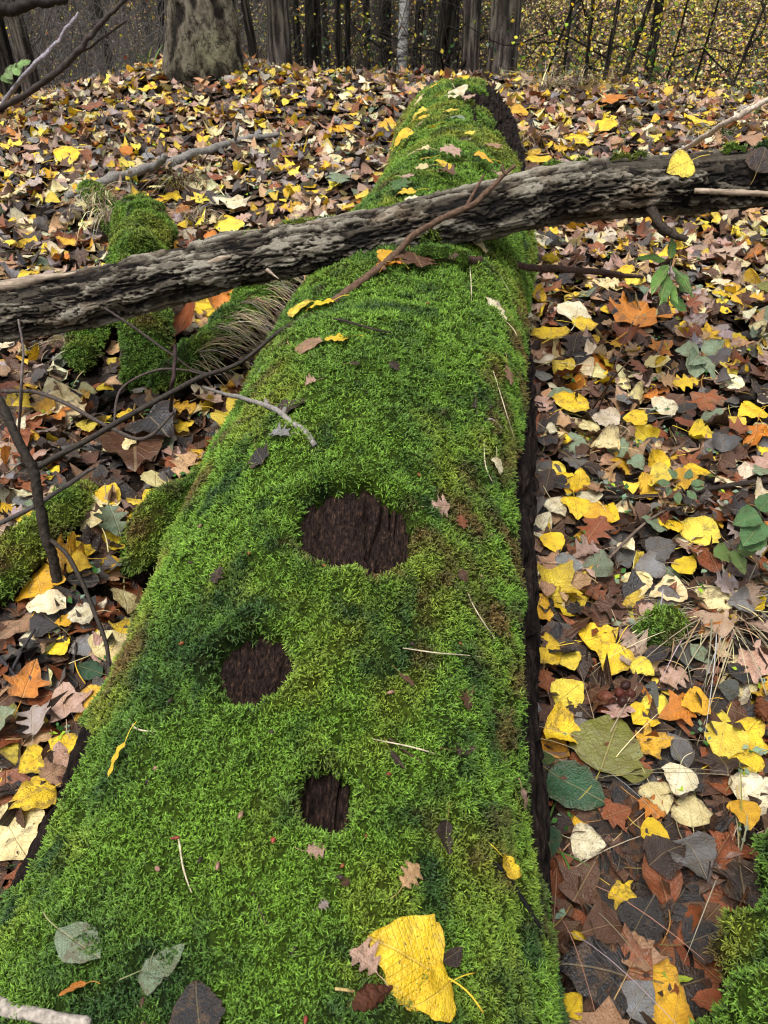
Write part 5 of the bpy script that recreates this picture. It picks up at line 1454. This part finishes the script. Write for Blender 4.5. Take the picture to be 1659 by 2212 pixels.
tuft('dry_grass_tuft', 'dry grass clump on the rise near the pale stick', 1330, 275, .0, 110, .25, .7, DIM, 706, w=.002)
tuft('dry_grass_tuft', 'dry grass at the foot of the pale stick', 1500, 300, .0, 100, .28, .7, DRY, 707, w=.002)
tuft('dry_grass_tuft', 'pale dry grass on the crest by the thickest brown trunk', 1180, 205, .0, 110, .40, .7, DRY, 708, w=.0025, droop=.6)
tuft('dry_grass_tuft', 'dry grass on the crest below the three black saplings', 1260, 205, .0, 90, .36, .7, DIM, 709, w=.0025, droop=.6)
tuft('dry_grass_tuft', 'dry grass tuft on the crest beside the stout tree foot', 600, 150, .0, 70, .34, .7, DIM, 710, w=.0025, droop=.5)
tuft('dry_grass_tuft', 'brown grass clump behind the grey knotty stick', 275, 305, .0, 70, .2, .7, DIM, 711, w=.002)
tuft('dry_grass_tuft', 'hanging grass between the mossy mound and the grey stick', 390, 400, .05, 120, .26, .5, DIM, 712, w=.0018)
tuft('dry_grass_tuft', 'bleached grass hanging beside the bright mossy mound', 425, 470, .04, 70, .2, .5, DRY, 713, w=.0018)
tuft('dry_grass_tuft', 'grass hanging over the upright root stub', 215, 440, .17, 90, .28, .35, DRY, 714, w=.0018, droop=1.25)
tuft('dry_grass_tuft', 'grass curtain on the flank of the upright root stub', 245, 470, .15, 80, .26, .35, DRY, 715, w=.0018, droop=1.25)
tuft('dry_grass_tuft', 'thin dry grass in front of the grey branch at the roots', 60, 560, .0, 80, .2, .8, DIM, 716, w=.0016)
tuft('dry_grass_tuft', 'dry grass tuft by the curled dark leaves in the roots', 150, 740, .02, 60, .18, .7, DIM, 717)
for k in range(9):                      # bleached grass combed over the long root
    i = int(np.interp(k, [0, 8], [14, 76]))
    rt = GRQ[i] + np.array([.015, -.02, GRR[i] + .008])
    tuft('dry_grass_tuft', 'bleached grass strands hanging over the long mossy root, lock ' + ('by the branch', 'next below the branch', 'over its upper bend', 'above its middle', 'at its middle', 'below its middle', 'over its lower bend', 'near the broken peg', 'past the broken peg')[k], 0, 0, 0, 26 if k < 6 else 16, .19, .25, DRY, 730 + k, w=.0016, droop=1.15, bias=(1.0, -.35), root=rt, rootspread=.02)
tuft('dry_grass_tuft', 'loose straws between the log and the wet leaves', 1200, 1900, .02, 16, .28, 1.0, DRY, 750, w=.0011, bias=(.2, .2), droop=.4)
tuft('dry_grass_tuft', 'loose straws over the deep green bramble leaf', 1290, 1640, .03, 10, .26, .9, DRY, 751, w=.0011, droop=.3)
tuft('dry_grass_tuft', 'dry grass leaning against the second mossy log', 1600, 1850, .02, 30, .24, .7, DIM, 752, w=.0013, bias=(.3, -.2), droop=.5)
tuft('dry_grass_tuft', 'loose straws beside the bark edge at the log butt', 215, 1700, .03, 16, .25, .5, DRY, 753, w=.0012, bias=(.2, .7), droop=.5)
GRN = (('green', 'blade', 'olive'), (2, 3, 1))
tuft('green_grass_tuft', 'short green grass blades by the bark edge at the log butt', 85, 1880, .01, 16, .11, .8, GRN, 760, w=.0028, group='tufts of green grass')
tuft('green_grass_tuft', 'fine green grass beside the deep green bramble leaf', 1185, 1780, .01, 10, .14, .7, GRN, 761, w=.003, group='tufts of green grass')
tuft('green_grass_tuft', 'few green grass blades on the rise before the stout tree', 330, 150, .0, 14, .25, .5, GRN, 762, w=.004, group='tufts of green grass', droop=.4)
tuft('green_grass_tuft', 'green grass blades beyond the branch near the pale stick', 1560, 300, .0, 20, .26, .6, GRN, 763, w=.003, group='tufts of green grass', droop=.6)
tuft('green_grass_tuft', 'green grass blades on the crest over the leaf drift', 720, 185, .0, 16, .22, .7, GRN, 764, w=.003, group='tufts of green grass', droop=.6)

def herb(name, label, x, y, pts, leaves, col, h0=0.0, stemr=.0022):
    """a small plant: stem through pixel points with given depths, leaves (x, y, depth, length m, kind, angle)"""
    base = pt(x, y, ('g', h0))
    e = empty(name, tuple(base), label, 'plant')
    bpy.context.view_layer.update()
    P = [base] + [at(*q) for q in pts]
    rod('stem', P, [stemr, stemr * .6], col=(.05, .06, .03), parent=e, knots=False)
    for i, (lx_, ly_, d, L, sp, an, k) in enumerate(leaves):
        pos = at(lx_, ly_, d)
        u = at(lx_ + math.cos(R(an)) * 40, ly_ - math.sin(R(an)) * 40, d) - pos
        u = u / np.linalg.norm(u) + np.array([0, lr.normal(-.2, .3), -.1])
        nrm = np.array([lr.normal(0, .3), -.55, .8])
        m_ = frame_from(nrm, u)
        o = bpy.data.objects.new('leaf', LEAF[sp, k][0])
        COL.objects.link(o)
        o.parent = e
        o.matrix_parent_inverse = e.matrix_basis.inverted()
        o.matrix_world = Matrix(np.vstack([np.hstack([m_ * L, pos[:, None]]), [0, 0, 0, 1]]).tolist())
        o.color = (*(np.array(col) * lr.uniform(.8, 1.25)), 1)
    return e
herb('willow_seedling', 'upright green seedling with drooping narrow leaves beyond the log bark', 1443, 665, [(1446, 600, 2.42), (1450, 552, 2.40)],
     [(1448, 560, 2.38, .10, 'willow', 80, 0), (1445, 572, 2.37, .13, 'willow', 235, 1), (1450, 575, 2.38, .12, 'willow', -55, 2), (1442, 595, 2.37, .12, 'willow', 245, 3), (1455, 590, 2.40, .10, 'willow', -20, 4), (1450, 610, 2.38, .09, 'willow', -80, 1), (1440, 565, 2.40, .10, 'willow', 150, 2), (1448, 640, 2.42, .07, 'bramble', -30, 1)], (.085, .22, .03))
herb('green_seedling', 'low green seedling with five spread leaves among yellow leaves', 1512, 790, [(1510, 770, 2.25)],
     [(1508, 765, 2.24, .075, 'bramble', 200, 0), (1510, 768, 2.23, .08, 'bramble', 255, 1), (1514, 768, 2.23, .08, 'bramble', -40, 2), (1512, 762, 2.25, .07, 'bramble', 150, 3), (1514, 760, 2.25, .07, 'bramble', 20, 4)], PAL['sage'])
herb('nettle', 'jagged green nettle sprig rising above the litter edge', 1660, 1180, [(1650, 1130, 1.85), (1640, 1105, 1.82)],
     [(1640, 1110, 1.81, .07, 'bramble', 170, 0), (1648, 1125, 1.80, .08, 'bramble', 215, 1), (1640, 1105, 1.82, .06, 'bramble', 40, 2), (1652, 1150, 1.80, .07, 'bramble', 190, 4), (1655, 1140, 1.81, .08, 'bramble', -10, 3)], (.06, .16, .05))
herb('nettle', 'small yellowing green nettle leaf pair by the big lemon leaf', 1585, 1205, [(1580, 1190, 1.86)], [(1578, 1192, 1.85, .06, 'bramble', 200, 1), (1580, 1188, 1.85, .065, 'bramble', -70, 2), (1590, 1185, 1.86, .05, 'bramble', 20, 3)], (.09, .17, .03))
herb('green_seedling', 'pale green chickweed sprig under the thin dark stick', 1480, 1065, [(1470, 1050, 2.0)], [(1470 + 22 * math.cos(a), 1048 + 14 * math.sin(a), 1.99, .035, 'beech', math.degrees(-a), i % 3) for i, a in enumerate(np.linspace(0, 6, 8))], (.10, .18, .09))
herb('fern_sprig', 'green leafy sprig at the thicket edge near the whips', 8, 330 - 160, [(12, 150, 5.2), (35, 140, 5.1)], [(5 + 6 * i, 160 - 4 * i, 5.1, .10, 'beech', 60 if i % 2 else -50, i % 3) for i in range(6)], (.12, .25, .06))
herb('bramble_shoot', 'deep green bramble shoot tucked under the log bark edge', 1180, 1770, [(1185, 1720, 1.5)], [(1178, 1780, 1.5, .06, 'bramble', -80, 0), (1170, 1750, 1.5, .06, 'bramble', -110, 1)], PAL['deep'])

# tiny herbs scattered in the litter: too many and too small to count
hg = np.random.default_rng(800)
n = 620
hy = .8 + 6.2 * hg.random(n) ** .8
hx = hg.uniform(-1, 1, n) * (hy * .58 + .6)
hp = np.stack([hx, hy, ground(hx, hy) + .045], -1)
hp = hp[~blocked(hp, .03)]
m = 5
pos = (hp[:, None] + hg.normal(0, .014, (len(hp), m, 3)) * np.array([1, 1, .4])).reshape(-1, 3)
c, _ = pick(hg, ('sage', 'green', 'lime'), (4, 3, .6), len(pos))
V, T, C = leafquads(pos, hg.uniform(.010, .022, len(pos)), c, hg, .7)
o = obj('ground_cover_herbs', mesh_np('ground_cover', V, [T], MAT['green'], attrs=dict(lcol=C), smooth=False))
o['kind'] = 'stuff'
o['label'] = 'tiny green herbs sprouting through the leaf litter'
o['category'] = 'ground cover'

def blob(name, label, cat, P, ax, r, L, col, seed, mat='nut', group=None, tipw=.5):
    n = 30 if mat == 'twig' else 12
    t = np.linspace(0, 1, n)
    prof = np.sin(np.pi * np.clip(t, .02, .985)) ** .6 * (1 - tipw * (t - .4).clip(0))
    Q = P + np.outer((t - .5) * L, ax)
    V, pol = tube(Q, prof * r, 24 if mat == 'twig' else 10)
    cc = P + np.outer((V - P) @ ax, ax)
    V = V + (V - cc) * ((vnoise(V * 330, seed)[:, None] - .5) * 1.1 if mat == 'twig' else (fbm(V * 160, 2, seed)[:, None] - .5) * .3)
    o = obj(name, mesh_np(name, V, pol, MAT[mat]), None, col)
    return tag(o, label, cat, group)
for k, (x, y) in enumerate(((1310, 1507), (1338, 1496), (1362, 1499), (1345, 1515), (1352, 1480))):
    p_ = pt(x, y, ('g', .06))
    blob('chestnut', 'glossy dark chestnut, ' + ('largest and palest of the heap', 'reddest of the heap', 'last of the row in the heap', 'lowest of the heap', 'uppermost of the heap')[k] + ' by the bark edge', 'nut', p_, np.array([1, .3 * k - .5, .1]) / 1.2, .016 if k == 0 else .012, .045 if k == 0 else .030, ((.10, .035, .02), (.07, .02, .014), (.05, .017, .012), (.03, .012, .01), (.028, .012, .01))[k], k, group='chestnuts in a small heap', tipw=.1)
p_ = pt(800, 2153, ('l', .012))
cone = blob('alder_cone', 'black and rust rotten cone lying in the moss near the big yellow leaf', 'cone', p_, np.array([.90, .42, -.05]) / 1.0, .012, .060, (.05, .018, .009), 9, 'twig')
rod('stalk', [pt(765, 2142, ('l', .012)), pt(745, 2138, ('l', .02)), pt(724, 2136, ('l', .014))], [.002, .0018], col=(.36, .26, .10), parent=cone, knots=False)
p_ = pt(1648, 1530, ('g', .05))
blob('fir_cone', 'rusty brown scaly cone at the litter edge by yellow maple leaves', 'cone', p_, np.array([.15, .8, .1]), .017, .08, (.09, .03, .012), 14, 'twig')
bits = [(378, 1810, 'r'), (590, 1815, 'r'), (740, 1870, 'o'), (470, 1870, 'p'), (432, 1858, 'b'), (340, 1876, 'p'), (367, 1514, 'b'), (392, 1390, 'o'), (538, 1195, 'o'), (412, 1215, 'b'), (622, 1078, 'p'), (700, 1222, 'o'), (432, 1136, 'p'), (790, 1806, 'o'), (840, 1672, 'r'), (660, 2203, 'r'), (845, 1495, 'p'), (336, 1660, 'p'), (320, 1688, 'b'), (588, 1580, 'b'), (634, 2052, 'b'), (1060, 1155, 'p'), (995, 1390, 'o'), (735, 1895, 'b'), (905, 1025, 'o'), (1060, 880, 'b'), (925, 655, 'o'), (1040, 1245, 'p'), (890, 1390, 'b'), (520, 1760, 'p')]
for k, (x, y, c) in enumerate(bits):
    h_ = hit_log(x, y, .032)
    if h_ is None:
        continue
    an = lr.uniform(0, 6.28)
    near = min(LM, key=lambda q: (q[1] - x) ** 2 + (q[2] - y) ** 2)[0]
    blob('bud_scale', {'r': 'shiny red and cream', 'o': 'orange brown', 'p': 'pinkish', 'b': 'blackish'}[c] + ' bud scale on moss ' + near, 'bud scale', h_[0], np.array([math.cos(an), math.sin(an), .1]), lr.uniform(.0022, .0038), lr.uniform(.008, .015), {'r': (.20, .04, .03), 'o': (.15, .055, .02), 'p': (.22, .12, .09), 'b': (.03, .02, .017)}[c], k, group='bud scales on the moss')

# ------------------------------------------------------------------ leaves that look alike: say what each lies beside
same = {}
for o_ in LEAF_OBJS:
    same.setdefault(o_['label'], []).append(o_)
LP = np.array([tuple(o_.matrix_world.translation) for o_ in LEAF_OBJS])
LW = [next((v for v in sorted(WORD.values(), key=len, reverse=True) if v in o_['label']), '') + ' ' + o_.name.split('.')[0].replace('_', ' ') for o_ in LEAF_OBJS]
LI = {o_.name: i for i, o_ in enumerate(LEAF_OBJS)}
for lab, os_ in same.items():
    if len(os_) < 2:
        continue
    used_ = set()
    for o_ in os_:
        i = LI[o_.name]
        for q in np.argsort(((LP - LP[i]) ** 2).sum(1))[1:8]:
            t_ = lab + ', beside a ' + LW[q]
            if LW[q] != LW[i] and LW[q] not in used_ and len(t_.split()) <= 16:
                used_.add(LW[q])
                o_['label'] = t_
                break
